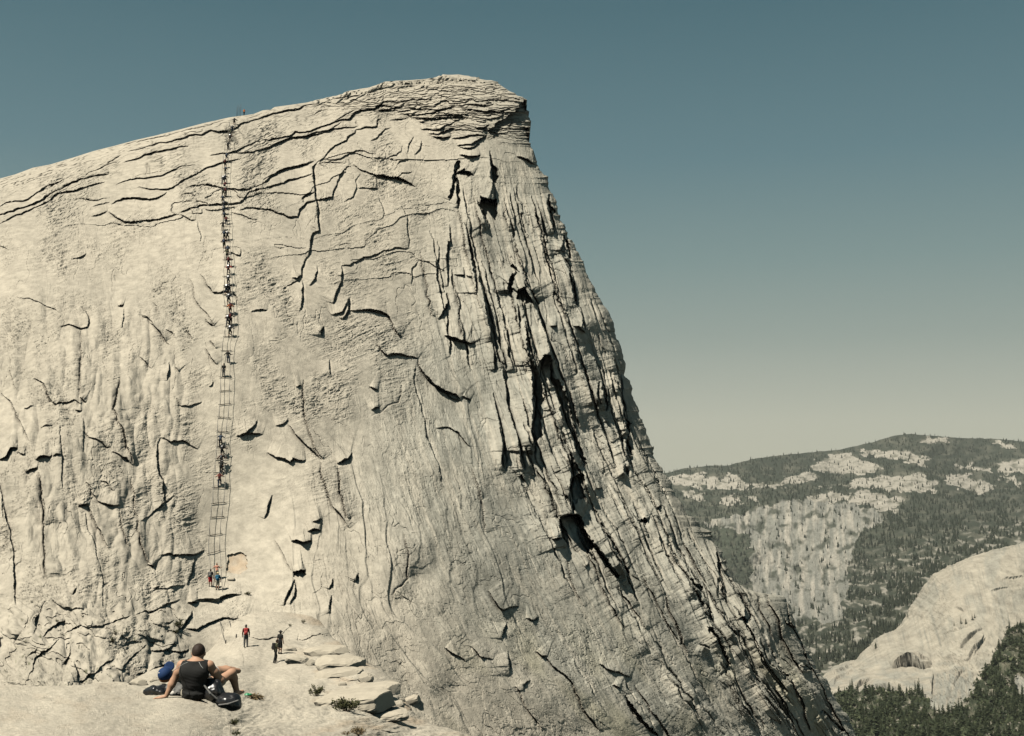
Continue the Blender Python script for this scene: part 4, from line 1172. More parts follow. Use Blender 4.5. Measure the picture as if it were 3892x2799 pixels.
# --- figures on foot: joints in metres, facing +y, feet at the origin
def pose(kind):
    if kind == 'stand':
        return dict(pel=(0, 0, .93), che=(0, .02, 1.30), nek=(0, .02, 1.47), hed=(0, .04, 1.62), sh=[(-.19, .01, 1.41), (.19, .01, 1.41)], el=[(-.25, -.01, 1.13), (.25, .0, 1.13)],
                    wr=[(-.26, .07, .88), (.26, .08, .88)], hip=[(-.09, 0, .90), (.09, 0, .90)], kn=[(-.10, .03, .49), (.10, .03, .49)], an=[(-.11, 0, .08), (.11, 0, .08)])
    if kind == 'walk':
        return dict(pel=(0, .03, .91), che=(0, .09, 1.28), nek=(0, .12, 1.45), hed=(0, .16, 1.60), sh=[(-.19, .08, 1.39), (.19, .09, 1.39)], el=[(-.25, .16, 1.13), (.26, -.04, 1.12)],
                    wr=[(-.24, .30, .95), (.27, .04, .88)], hip=[(-.09, .03, .88), (.09, .03, .88)], kn=[(-.09, .01, .48), (.09, .20, .50)], an=[(-.09, -.24, .13), (.09, .20, .08)])
    if kind == 'stride':
        return dict(pel=(0, .02, .89), che=(.01, .06, 1.26), nek=(.01, .08, 1.43), hed=(.01, .12, 1.58), sh=[(-.17, -.02, 1.37), (.19, .10, 1.37)], el=[(-.30, .02, 1.15), (.24, .12, 1.10)],
                    wr=[(-.40, .16, 1.12), (.20, .30, 1.0)], hip=[(-.09, .02, .86), (.09, .02, .86)], kn=[(-.16, .12, .47), (.13, -.02, .47)], an=[(-.22, .10, .08), (.26, -.16, .10)])
    if kind == 'climb':
        return dict(pel=(0, .06, .88), che=(0, .22, 1.21), nek=(0, .31, 1.36), hed=(0, .37, 1.50), sh=[(-.19, .22, 1.31), (.19, .22, 1.31)], el=[(-.40, .26, 1.14), (.40, .26, 1.14)],
                    wr=[(-.46, .48, 1.12), (.46, .50, 1.16)], hip=[(-.09, .06, .85), (.09, .06, .85)], kn=[(-.11, .07, .46), (.12, .34, .68)], an=[(-.11, -.06, .08), (.12, .30, .34)])
    if kind == 'haul':
        return dict(pel=(0, -.02, .80), che=(0, .20, 1.08), nek=(.0, .32, 1.20), hed=(0, .42, 1.31), sh=[(-.19, .22, 1.17), (.19, .22, 1.17)], el=[(-.36, .40, 1.10), (.38, .38, 1.04)],
                    wr=[(-.44, .62, 1.20), (.46, .58, 1.12)], hip=[(-.09, -.02, .78), (.09, -.02, .78)], kn=[(-.13, .22, .52), (.12, .10, .42)], an=[(-.12, .12, .20), (.12, -.10, .08)])
    if kind == 'lean':
        return dict(pel=(.03, .02, .90), che=(-.02, .10, 1.27), nek=(-.03, .14, 1.43), hed=(-.03, .20, 1.57), sh=[(-.21, .08, 1.38), (.17, .12, 1.36)], el=[(-.38, .06, 1.20), (.30, .28, 1.16)],
                    wr=[(-.50, .22, 1.10), (.44, .46, 1.22)], hip=[(-.07, .02, .87), (.12, .02, .87)], kn=[(-.08, .10, .48), (.17, .02, .47)], an=[(-.10, .12, .16), (.20, -.10, .08)])

MESHES = {}
def figure_meshes(kind, h=0.026):
    """mesh data for one pose: body, shirt, trousers, shorts, boots, hair, hat, cap, pack"""
    if kind in MESHES: return MESHES[kind]
    J = {k: (np.array(v, float) if not isinstance(v, list) else [np.array(q, float) for q in v]) for k, v in pose(kind).items()}
    hd = J['hed']; fw = np.array([0, 1.0, 0])
    def head(P):
        d = ball(P, hd + (0, 0, .015), (.078, .098, .118))
        d = smin(d, ball(P, hd + (0, .03, -.075), (.052, .062, .05)), .03)
        d = smin(d, ball(P, hd + (0, .105, -.01), (.014, .022, .022)), .015)
        for s in (-1, 1): d = np.minimum(d, ball(P, hd + (s * .08, -.005, -.005), (.013, .022, .034)))
        return smin(d, cone(P, J['nek'] - (0, 0, .03), hd - (0, .01, .07), .058, .054), .02)
    def torso(P, o=0.0):
        d = smin(ball(P, J['che'], (.175 + o, .118 + o, .20 + o)), ball(P, J['pel'] + (0, 0, .06), (.155 + o, .115 + o, .17 + o)), .07)
        return smin(d, cone(P, J['sh'][0] + (.04, 0, -.02), J['sh'][1] - (.04, 0, .02), .072 + o, .072 + o), .05)
    def arm(P, i, o=0.0, to=1.0):
        s, e, w_ = J['sh'][i], J['el'][i], J['wr'][i]
        if to < 1: return cone(P, s, s + (e - s) * to * 1.5, .058 + o, .047 + o)
        return chain(P, [(s, .056 + o), (e, .042 + o), (w_, .030 + o)], .02)
    def hand(P, i):
        w_, e = J['wr'][i], J['el'][i]; dr = (w_ - e) / np.linalg.norm(w_ - e); sd = np.array([1 if i == 0 else -1, 0, 0])
        d = cone(P, w_, w_ + dr * .09, .034, .036)
        for q, ln in ((-.03, .15), (-.01, .17), (.01, .165), (.03, .14)):
            d = smin(d, cone(P, w_ + dr * .08 + fw * q, w_ + dr * ln + fw * q * 1.3, .014, .011), .01)
        return smin(d, cone(P, w_ + dr * .03, w_ + dr * .085 + sd * .05 + fw * .03, .016, .012), .015)
    def leg(P, i, o=0.0, to=2.0):
        a, k, n_ = J['hip'][i], J['kn'][i], J['an'][i]
        if to <= 1: return cone(P, a, a + (k - a) * to, .088 + o, .070 + o)
        return chain(P, [(a, .086 + o), (k, .058 + o), (k + (n_ - k) * .3, .058 + o), (n_, .040 + o)], .03)
    def boot(P, i):
        n_ = J['an'][i]
        return smin(cone(P, n_ - (0, .03, .035), n_ + (0, .15, -.045), .045, .038), cone(P, n_ + (0, 0, -.02), n_ + (0, 0, .06), .052, .054), .03)
    def body(P):
        d = smin(head(P), torso(P), .03)
        for i in (0, 1): d = smin(smin(d, smin(arm(P, i), hand(P, i), .012), .02), smin(leg(P, i), boot(P, i) + .012, .02), .03)
        return d
    def shirt(P):
        d = torso(P, .018)
        for i in (0, 1): d = smin(d, arm(P, i, .016, .45), .02)
        return np.maximum(d, -(P[:, 2] - J['pel'][2] + .02))
    def longshirt(P):
        d = torso(P, .018)
        for i in (0, 1): d = smin(d, arm(P, i, .015), .02)
        return np.maximum(d, -(P[:, 2] - J['pel'][2] + .02))
    def hips(P, to):
        d = ball(P, J['pel'] + (0, 0, -.01), (.165, .13, .145))
        for i in (0, 1): d = smin(d, leg(P, i, .018, to), .03)
        return d
    up = J['che'] - J['pel']; up = up / np.linalg.norm(up); bk = np.cross(np.array([1.0, 0, 0]), up); bk = -bk if bk[1] > 0 else bk
    def pack(P):
        c = J['che'] + bk * .20 - up * .06
        loc = P - c; X = loc[:, 0]; Yb = loc @ bk; Z = loc @ up
        q = np.stack([np.abs(X) - .10, np.abs(Yb) - .065, np.abs(Z) - .20], 1)
        d = np.linalg.norm(np.maximum(q, 0), axis=1) + np.minimum(q.max(1), 0) - .05
        d = smin(d, ball(P, c + bk * .10 - up * .08, (.10, .06, .10)), .03)
        for s in (-1, 1): d = np.minimum(d, chain(P, [(c + up * .18 + np.array([s * .09, 0, 0]), .022), (J['sh'][0 if s < 0 else 1] * np.array([.55, 1, 1]) + up * .05, .022), (J['che'] - bk * .13 + np.array([s * .10, 0, 0]), .02)], .01))
        return d
    def hair(P): return np.maximum(ball(P, hd + (0, -.008, .022), (.086, .104, .124)), -(P[:, 2] - hd[2] + .02 + np.clip((P[:, 1] - hd[1]), -1, .2) * -.7))
    def hat(P):
        c = hd + (0, 0, .07)
        return np.minimum(np.maximum(ball(P, c, (.095, .11, .10)), -(P[:, 2] - c[2])), np.maximum(ball(P, c, (.19, .20, .03)), np.abs(P[:, 2] - c[2]) - .022))
    def cap(P):
        c = hd + (0, 0, .045)
        return np.minimum(np.maximum(ball(P, c, (.090, .106, .10)), -(P[:, 2] - c[2])), np.maximum(ball(P, c + (0, .10, .005), (.07, .10, .03)), np.abs(P[:, 2] - c[2] - .005) - .02))
    lo, hi = (-.75, -.62, -.02), (.75, .85, 1.82)
    R = {}
    for nm, f in (('body', body), ('shirt', shirt), ('long_shirt', longshirt), ('trousers', lambda P: hips(P, 2)), ('shorts', lambda P: hips(P, .92)),
                  ('boot', lambda P: boot(P, 0)), ('boot_2', lambda P: boot(P, 1)), ('hair', hair), ('hat', hat), ('cap', cap), ('backpack', pack)):
        V, F = nets(f, lo, hi, h)
        o = mesh_np(nm, V, F, None, None, True); me = o.data; bpy.data.objects.remove(o); me.materials.append(BLACK); R[nm] = me
    MESHES[kind] = R
    return R

PART_NAME = {'long_shirt': 'shirt', 'boot_2': 'boot'}
def person(kind, loc, rz, wear, label, group, size=1.0, tilt=0.0):
    """wear: {part: material}"""
    R = figure_meshes(kind)
    t = empty('person', loc, rz); t.scale = (size,) * 3; t.rotation_euler = (tilt, 0, rz)
    tag(t, label, 'person', group)
    wear = dict(wear)
    if 'boots' in wear: wear['boot'] = wear['boot_2'] = wear.pop('boots')
    for nm, m in wear.items():
        o = bpy.data.objects.new(PART_NAME.get(nm, nm), R[nm]); COL.objects.link(o); o.parent = t
        o.material_slots[0].link = 'OBJECT'; o.material_slots[0].material = m
    return t

def stand_at(u, v, objs=None):
    p = pick(u, v, objs); return p

# --- walkers on the shelf (feet measured on the photograph)
pos = lambda x, y: pick(*p1('B', x, y))
person('stand', pos(757, 717), 0.25, dict(body=SKIN_D, long_shirt=MAROON, trousers=GREYC, boots=BLACK, hair=HAIR, cap=DBLUE, backpack=REDP),
       'hiker walking up the shelf with a red backpack and dark maroon sleeves', 'hikers on the shelf')
person('stand', pos(984, 762), -0.5, dict(body=SKIN, shirt=BLACK, shorts=BLACK, boots=BLACK, hair=HAIR, hat=BLACK),
       'hiker in black shirt, black shorts and wide dark hat standing on the shelf', 'hikers on the shelf')
person('stride', pos(952, 818), -1.15, dict(body=SKIN_D, shirt=OLIVE, trousers=BLACK, boots=BLACK, hair=HAIR, backpack=BLACKP),
       'bareheaded hiker in dark trousers with a black daypack striding on the shelf', 'hikers on the shelf', .97)
person('stand', pos(522, 316), 0.0, dict(body=SKIN_D, shirt=BLACK, shorts=RED, boots=BLACK, hair=HAIR, backpack=GREYC),
       'hiker in bright red shorts with a grey pack waiting at the foot of the cables', 'hikers at the foot of the cables')
person('stand', pos(570, 338), 0.1, dict(body=SKIN, shirt=TEAL, shorts=KHAKI, boots=BLACK, hat=STRAW, backpack=TEAL),
       'hiker in straw hat, khaki shorts and blue backpack at the foot of the cables', 'hikers at the foot of the cables')
person('lean', pos(563, 262), 0.0, dict(body=SKIN, shirt=PINK, shorts=KHAKI, boots=BLACK, hair=HAIR_R),
       'hiker in salmon shirt stepping onto the cables above the blue backpack', 'hikers at the foot of the cables', .9)

# --- climbers strung along the cables (foot points)
CL3 = [(435, 137, 'haul'), (421, 191, 'climb'), (408, 222, 'lean'), (404, 255, 'climb'), (391, 305, 'haul'), (381, 386, 'climb'), (371, 433, 'lean'), (374, 476, 'haul'), (357, 544, 'climb'), (372, 540, 'climb'), (368, 582, 'haul'),
       (357, 633, 'climb'), (376, 631, 'lean'), (355, 680, 'haul'), (366, 722, 'climb'), (360, 754, 'haul'), (366, 800, 'lean'), (380, 825, 'haul'), (356, 868, 'climb'), (365, 936, 'lean'), (386, 936, 'climb'), (364, 992, 'lean'),
       (388, 1030, 'haul'), (383, 1068, 'lean'), (393, 1116, 'climb'), (392, 1171, 'climb'), (392, 1242, 'climb'), (379, 1311, 'climb'), (399, 1303, 'lean'), (395, 1376, 'climb'), (407, 1446, 'climb'), (387, 1526, 'climb'), (408, 1518, 'lean'), (403, 1600, 'climb')]
CL4 = [(320, 270, 'lean'), (296, 348, 'stand'), (277, 740, 'climb'), (285, 800, 'climb'), (283, 858, 'lean'), (281, 890, 'haul'), (272, 968, 'climb')]
pts_c = [(*p1('C3', x, y), k) for x, y, k in CL3] + [(*p1('C4', x, y), k) for x, y, k in CL4]
ORD = ['topmost', 'second', 'third', 'fourth', 'fifth', 'sixth', 'seventh', 'eighth', 'ninth', 'tenth', 'eleventh', 'twelfth', 'thirteenth', 'fourteenth', 'fifteenth', 'sixteenth', 'seventeenth', 'eighteenth', 'nineteenth', 'twentieth', 'twenty-first']
ORDB = ['lowest', 'second', 'third', 'fourth', 'fifth', 'sixth', 'seventh', 'eighth', 'ninth', 'tenth', 'eleventh', 'twelfth', 'thirteenth', 'fourteenth', 'fifteenth', 'sixteenth', 'seventeenth', 'eighteenth', 'nineteenth', 'twentieth', 'twenty-first', 'twenty-second']
R5 = random.Random(5)
SH = [(BLACK, 'black'), (DBLUE, 'slate blue'), (OLIVE, 'olive'), (MAROON, 'maroon'), (BLACK, 'black'), (GREYC, 'grey'), (BLACK, 'black')]
NCL = len(pts_c)
for i, (u, v, k) in enumerate(pts_c):
    sm, sn = SH[i % 7]; hatc = R5.choice(['hair', 'cap', 'hat']); pk = R5.random() < .75; lower = R5.choice(['trousers', 'shorts'])
    if i == 30: sm, sn = ORANGE, 'bright orange'
    if i == 25: sm, sn = RED, 'red'
    if i == 40: sm, sn = PINK, 'salmon'
    if i == 21: sm, sn = MAROON, 'dark red'
    if i == 37: sm, sn = BLACK, 'black'
    if i == 35: sm, sn, lower, pk = BLACK, 'black', 'trousers', False
    lowm = GREYC if i == 35 else R5.choice([BLACK, BLACK, OLIVE, DBLUE, BLACK])
    wear = {'body': SKIN_D, 'long_shirt' if R5.random() < .5 else 'shirt': sm, lower: lowm, 'boots': BLACK, hatc: R5.choice([HAIR, BLACK]) if hatc == 'hair' else R5.choice([BLACK, DBLUE, GREYC])}
    if pk: wear['backpack'] = R5.choice([BLACKP, BLACKP, DBLUE, MAROON])
    where = (ORD[i] + ' from the top of the cables') if i and i < 21 else ('topmost on the cable line' if i == 0 else ((ORDB[NCL - 1 - i] + ' from the bottom of the cables') if i < NCL - 1 else 'lowest on the cable line'))
    person(k, pick(u, v), R5.uniform(-.25, .25), wear, 'climber in ' + sn + ' shirt, ' + where, 'climbers on the cables', R5.uniform(.92, 1.04))
p = pick_down(*p1('C3', 503, 68))
person('stand', p, 0.0, dict(body=SKIN_D, shirt=ORANGE, trousers=BLACK, boots=BLACK, hair=HAIR), 'person in orange shirt on the skyline above the cables', 'climbers on the cables', .8)

# --- cables on steel posts with wooden treads between the posts
PR4 = [((306, 121), (352, 122)), ((291, 200), (334, 200)), ((281, 349), (330, 352)), ((283, 428), (328, 424)), ((279, 504), (330, 499)), ((273, 574), (325, 578)), ((264, 654), (313, 656)), ((262, 738), (306, 740)), ((259, 810), (312, 808)),
       ((252, 888), (301, 886)), ((243, 971), (305, 972)), ((238, 1061), (299, 1055)), ((230, 1138), (291, 1135)), ((220, 1241), (280, 1232)), ((213, 1343), (272, 1328))]
PR3 = [((362, 388), (398, 386)), ((350, 545), (386, 545)), ((353, 633), (394, 633)), ((352, 723), (394, 723)), ((358, 836), (406, 838)), ((352, 943), (404, 943)), ((368, 1070), (410, 1068)), ((376, 1116), (418, 1115)), ((366, 1183), (413, 1181)), ((370, 1246), (424, 1246)),
       ((366, 1309), (422, 1308)), ((370, 1387), (424, 1386)), ((386, 1448), (430, 1447)), ((382, 1528), (436, 1527))]
PR3 = [((404, 150), (442, 148)), ((398, 196), (432, 194)), ((388, 256), (420, 255)), ((374, 312), (406, 311))] + PR3
pairs = [(p1('C3', *a), p1('C3', *b)) for a, b in PR3] + [(p1('C4', *a), p1('C4', *b)) for a, b in PR4]
tops = [[], []]
nP = len(pairs)
for i, (a, b) in enumerate(pairs):
    A = pick(*a); B = pick(*b)
    if A is None or B is None: continue
    if abs(A.y - B.y) > 4: B = Vector((B.x * A.y / B.y, A.y, B.z * A.y / B.y))
    t = empty('cable_stanchion', A)
    H = 0.98
    mid = 'just under the lowest climbers' if False else ''
    k = i + 1; lb = nP - i
    where = (ORD[i] if i else 'topmost') + ' from the top of the cables' if i < 16 else ((ORDB[lb - 1]) + ' from the foot of the cables' if lb > 1 else 'lowest, nearest the foot of the cables')
    if i == 0: where = 'topmost of the cables'
    tag(t, 'pair of steel cable posts with a wooden tread, ' + where, 'cable posts', 'stanchions carrying the cables')
    for s, Q in ((-1, A), (1, B)):
        q = Q - A; tp = q + Vector((0.03 * s + R5.uniform(-.05, .05), -.10, H))
        tube('post', [q - Vector((0, 0, .25)), q + Vector((0, -.02, .1)), tp], .024, STEEL, t)
        tops[(s + 1) // 2].append(A + tp)
    q = B - A; d = q.normalized(); z = Vector((0, -.16, .05))
    V = []; 
    for e, sg in ((-d * .22, 0), (q + d * .22, 1)):
        for dy, dz in ((-.05, -.05), (.05, -.05), (.05, .05), (-.05, .05)): V.append(e + z + Vector((0, dy * 1.0, dz * .5 + R5.uniform(-.01, .01))))
    poly_obj('tread', V, [(0, 3, 2, 1), (4, 5, 6, 7), (0, 1, 5, 4), (1, 2, 6, 5), (2, 3, 7, 6), (3, 0, 4, 7)], WOOD, t)
anch = [pick(*p1('B', 625, 692)), pick(*p1('B', 695, 654))]
mids = [[pick(*p1('B', 548, 405)), pick(*p1('B', 588, 560))], [pick(*p1('B', 606, 402)), pick(*p1('B', 650, 560))]]
for s in (0, 1):
    P = [Vector(q) for q in tops[s]] + [Vector((q.x, q.y, q.z + .12)) for q in mids[s]] + [anch[s] + Vector((0, 0, .05))]
    fine = []
    for a, b in zip(P[:-1], P[1:]):
        for j in range(4):
            tt = j / 4; fine.append(a.lerp(b, tt) - Vector((0, 0, .25 * 4 * tt * (1 - tt) * min(1, (b - a).length / 6))))
    fine.append(P[-1])
    o = tube('steel_cable', fine, .026, CABLE)
    tag(o, 'left-hand steel cable running down the granite from the summit' if s == 0 else 'right-hand steel cable running down the granite from the summit', 'cable', 'hand cables')
    b0 = anch[s]
    o = tube('anchor_bolt', [b0 - Vector((0, 0, .1)), b0 + Vector((0, -.03, .12)), b0 + Vector((.02, -.06, .30))], .055, STEEL)
    tag(o, 'short dark anchor where the ' + ('left' if s == 0 else 'right') + ' cable is fixed into the shelf', 'anchor', 'cable anchors')
for j, (x, y, h_) in enumerate(((451, 78, 1.7), (458, 76, 2.0), (468, 74, 1.6), (477, 72, 2.1))):
    p = pick_down(*p1('C3', x, y + 2))
    o = tube('steel_post', [p - Vector((0, 0, .5)), p + Vector((.05, 0, h_ * .6)), p + Vector((.1, 0, h_ * 1.25))], .03, STEEL)
    tag(o, ORD[j].replace('topmost', 'first') + ' thin post from the left on the skyline above the cables', 'post', 'posts on the skyline')
# ------------------------------------------------------------------ the two people resting on the ledge
SEAT = pick(*p1('M', 1010, 1185))
man = empty('person', SEAT); man.scale = (1.05, 1.0, .905)
tag(man, 'dark-haired man in black sleeveless top sitting on the ledge, leaning on his hand', 'person')
MH = 0.0115
hd = np.array([.018, .10, .690])
spine = [((0, .06, .115), .150), ((-.005, .0, .27), .142), ((-.005, -.005, .40), .155), ((0, .03, .50), .135)]
shl, shr = np.array([-.178, .045, .522]), np.array([.170, .05, .515])
ell, ell2 = np.array([-.285, .035, .285]), np.array([-.362, -.01, .070])
elr, elr2 = np.array([.312, .13, .270]), np.array([.235, .36, .245])
def m_head(P):
    d = ball(P, hd + (0, 0, .014), (.080, .100, .118))
    d = smin(d, ball(P, hd + (0, .035, -.075), (.054, .062, .048)), .03)
    d = smin(d, ball(P, hd + (0, .108, -.012), (.014, .022, .024)), .014)
    d = smin(d, ball(P, hd + (0, .085, -.062), (.028, .016, .010)), .012)
    for s in (-1, 1):
        d = smin(d, ball(P, hd + (s * .083, -.005, -.012), (.013, .024, .036)), .008)
        d = np.maximum(d, -ball(P, hd + (s * .032, .103, .012), (.014, .012, .009)))
    return smin(d, chain(P, [((.004, .045, .54), .066), ((.012, .06, .60), .060), (hd - (0, .02, .05), .064)], .02), .025)
def m_torso(P, o=0.0):
    Q = P.copy(); Q[:, 1] = 0.02 + (Q[:, 1] - 0.02) * 1.28
    d = chain(Q, [(a, r + o) for a, r in spine], .05)
    d = smin(d, cone(P, shl + (.03, 0, -.01), shr - (.03, 0, .01), .070 + o, .070 + o), .07)
    for s in (-1, 1): d = smin(d, ball(P, (s * .10, -.045, .43), (.085 + o, .075 + o, .10 + o)), .05)
    d = smin(d, cone(P, (s * .0, .03, .545), (.006, .05, .575), .075 + o, .062 + o), .05)
    return d
def m_arm(P, a, e, w_):
    u1 = a + (e - a) * .45; f1 = e + (w_ - e) * .25
    d = chain(P, [(a, .062), (u1, .057), (e, .045), (f1, .047), (w_, .029)], .03)
    return smin(d, ball(P, a + (0, 0, .0), (.066, .066, .066)), .03)
def m_hand(P, w_, dr, fan, up, sgn=1):
    dr = dr / np.linalg.norm(dr); fan = fan / np.linalg.norm(fan)
    d = chain(P, [(w_, .028), (w_ + dr * .045, .030), (w_ + dr * .085, .024)], .02)
    for q in (-.026, .0, .026): d = smin(d, cone(P, w_ + dr * .03 + fan * q * .6, w_ + dr * .088 + fan * q, .018, .016), .015)
    for q, ln in ((-.036, .062), (-.013, .082), (.011, .078), (.034, .060)):
        b = w_ + dr * .090 + fan * q; k = b + (dr + fan * q * 6) * ln * .5 + np.array([0, 0, up]); t = b + (dr + fan * q * 7) * ln + np.array([0, 0, -.006])
        d = smin(d, chain(P, [(b, .0105), (k, .0098), (t, .0085)], .006), .006)
    b = w_ + dr * .025 + fan * .028 * sgn; t = w_ + dr * .085 + fan * .085 * sgn + np.array([0, 0, -.004])
    return smin(d, chain(P, [(b, .014), ((b + t) / 2 + np.array([0, 0, .006]), .0115), (t, .0095)], .008), .010)
hipr, knr, anr = np.array([.10, .10, .105]), np.array([.385, .42, .325]), np.array([.435, .50, .02])
hipl, knl, anl = np.array([-.10, .10, .105]), np.array([-.02, .52, .30]), np.array([.02, .70, -.04])
def m_leg(P, a, k, n_, o=0.0):
    return chain(P, [(a, .092 + o), (a + (k - a) * .5, .078 + o), (k, .058 + o), (k + (n_ - k) * .3, .056 + o), (n_, .036 + o)], .03)
def m_foot(P, n_, dx):
    return smin(cone(P, n_ + (0, -.03, -.03), n_ + (dx, .16, -.045), .036, .030), cone(P, n_, n_ - (0, 0, .03), .037, .040), .02)
def m_body(P):
    d = smin(m_head(P), m_torso(P, -.006), .03)
    d = smin(d, smin(m_arm(P, shl, ell, ell2), m_hand(P, ell2 + np.array([-.012, 0, -.018]), np.array([-1.0, -.05, -.16]), np.array([.05, 1.0, 0]), .010, 1), .014), .025)
    d = smin(d, smin(m_arm(P, shr, elr, elr2), m_hand(P, elr2, np.array([-.5, .5, .05]), np.array([.6, .5, .0]), .01, -1), .014), .025)
    d = smin(d, smin(m_leg(P, hipr, knr, anr), m_foot(P, anr, .04), .02), .04)
    return smin(d, smin(m_leg(P, hipl, knl, anl), m_foot(P, anl, 0), .02), .04)
soft('body', m_body, (-.60, -.22, -.13), (.56, .92, .84), MH, SKIN, man)
def wr(P): 
    z = P[:, 2]; x = P[:, 0]
    return 0.0045 * perlin(x * 7 + z * 3, z * 34 + x * 9, 700) * np.clip((.5 - z) * 4, .3, 1.4) + 0.006 * perlin(x * 9, z * 16 - x * 12, 703) * np.clip((.32 - z) * 5, 0, 1)
def m_shirt(P):
    d = m_torso(P, .010) + wr(P)
    sx = np.abs(P[:, 0] + .004)
    d = np.maximum(d, (sx - (.186 + .05 * np.clip((.45 - P[:, 2]) * 3, -.15, 1)))) 
    d = np.maximum(d, P[:, 2] - .592 + .02 * sx); d = np.maximum(d, -(P[:, 2] - .03))
    return smin(d, ball(P, (0, .03, .10), (.170, .150, .10)) + wr(P), .03)
soft('tank_top', m_shirt, (-.26, -.22, -.02), (.26, .26, .62), MH * .8, BLACK, man)
def m_shorts(P):
    d = ball(P, (0, .07, .085), (.180, .155, .095))
    d = smin(d, cone(P, hipr, hipr + (knr - hipr) * .55, .104, .090), .04)
    d = smin(d, cone(P, hipl, hipl + (knl - hipl) * .6, .104, .090), .04)
    return d + 0.004 * noise3(P, 22, 710)
soft('shorts', m_shorts, (-.24, -.14, -.06), (.42, .55, .36), MH, KHAKI, man)
def m_hair(P):
    d = ball(P, hd + (0, -.006, .020), (.086, .106, .122)) + 0.0025 * noise3(P, 60, 720)
    cut = P[:, 2] - (hd[2] - .030 + np.clip(P[:, 1] - hd[1] + .02, 0, .2) * .9 + np.clip(np.abs(P[:, 0] - hd[0]) - .05, 0, .1) * .6)
    return np.maximum(d, -cut)
soft('hair', m_hair, (-.10, -.04, .62), (.13, .24, .86), MH * .8, HAIR, man)
def on_shirt(x, z):
    ys = np.linspace(-.30, .2, 400); d = m_shirt(np.stack([np.full(400, x), ys, np.full(400, z)], 1))
    i = np.argmax(d < 0); return (x, ys[i] - .0015, z)
mz = lambda x, y: on_shirt((x - 1010) * .000729, (1190 - y) * .000729)
for ln in ([(905, 392), (868, 412), (820, 436), (770, 470), (735, 505), (718, 545)], [(1102, 392), (1122, 425), (1150, 460), (1180, 490), (1205, 520)]):
    tube('piping', [mz(x, y) for x, y in ln], .0038, PIPING, man, 5)
wb = ell2 + (ell - ell2) * 0.0
e = elr + (elr2 - elr) * .30
def band(P): 
    t = (P - e) @ ((elr2 - elr) / np.linalg.norm(elr2 - elr)); return np.maximum(m_arm(P, shr, elr, elr2) - .006, np.abs(t) - .024)
soft('arm_band', band, tuple(e - .1), tuple(e + .1), .008, BLACK, man)

# second person lying on the jackets, top of the head towards us
HP = Vector(tuple(at(*p1('M', 438, 895), 17.0)))
lad = empty('person', HP)
tag(lad, 'person in a blue cap lying on the ledge behind the man, head on dark jackets', 'person')
lh = np.array([.01, .02, .155])
def l_body(P):
    d = ball(P, lh, (.085, .115, .085)); d = smin(d, ball(P, lh + (.0, .05, .055), (.02, .02, .03)), .02)
    d = smin(d, cone(P, lh + (.05, .07, -.01), (.20, .20, .12), .055, .06), .03)
    d = smin(d, chain(P, [((.22, .22, .10), .13), ((.42, .34, .09), .125), ((.62, .46, .08), .12)], .05), .04)
    d = smin(d, chain(P, [((.20, .06, .12), .055), ((.30, -.04, .20), .042), ((.33, .10, .27), .032), ((.34, .15, .27), .034)], .02), .03)
    d = smin(d, chain(P, [((.62, .46, .09), .09), ((.80, .62, .10), .062), ((.92, .80, .06), .042)], .03), .04)
    return smin(d, chain(P, [((.60, .52, .09), .09), ((.74, .70, .10), .062), ((.84, .90, .06), .042)], .03), .04)
soft('body', l_body, (-.12, -.14, -.04), (1.08, .86, .46), .016, SKIN, lad)
soft('shirt', lambda P: smin(chain(P, [((.22, .22, .10), .145), ((.42, .34, .09), .14), ((.60, .45, .08), .135)], .05), chain(P, [((.20, .06, .12), .068), ((.29, -.03, .19), .056)], .02), .03) + .006 * noise3(P, 16, 730), (.04, -.16, -.06), (.78, .64, .30), .015, PALEC, lad)
def l_cap(P):
    d = ball(P, lh + (-.012, -.022, .012), (.104, .116, .108))
    d = np.maximum(d, (P - lh) @ np.array([.30, .80, -.10]) - .05)
    br = lh + np.array([.045, .012, .125])
    q = P - br; a = q @ np.array([.35, .25, .90]); b = q @ np.array([.1, -.95, .25])
    brim = np.maximum(ball(P, br, (.078, .05, .075)), np.abs(b) - .012)
    return np.minimum(d, brim)
soft('cap', l_cap, (-.16, -.18, .02), (.20, .16, .36), .010, NAVY, lad)
bt = lh + np.array([-.072, -.105, .045])
soft('cap_button', lambda P: ball(P, bt, (.013, .013, .013)), tuple(bt - .03), tuple(bt + .03), .006, WHITE, lad)
soft('hair', lambda P: ball(P, lh + (-.01, -.01, -.06), (.085, .10, .055)) + .005 * noise3(P, 40, 740), (-.13, -.15, .0), (.12, .13, .17), .010, HAIR_R, lad)

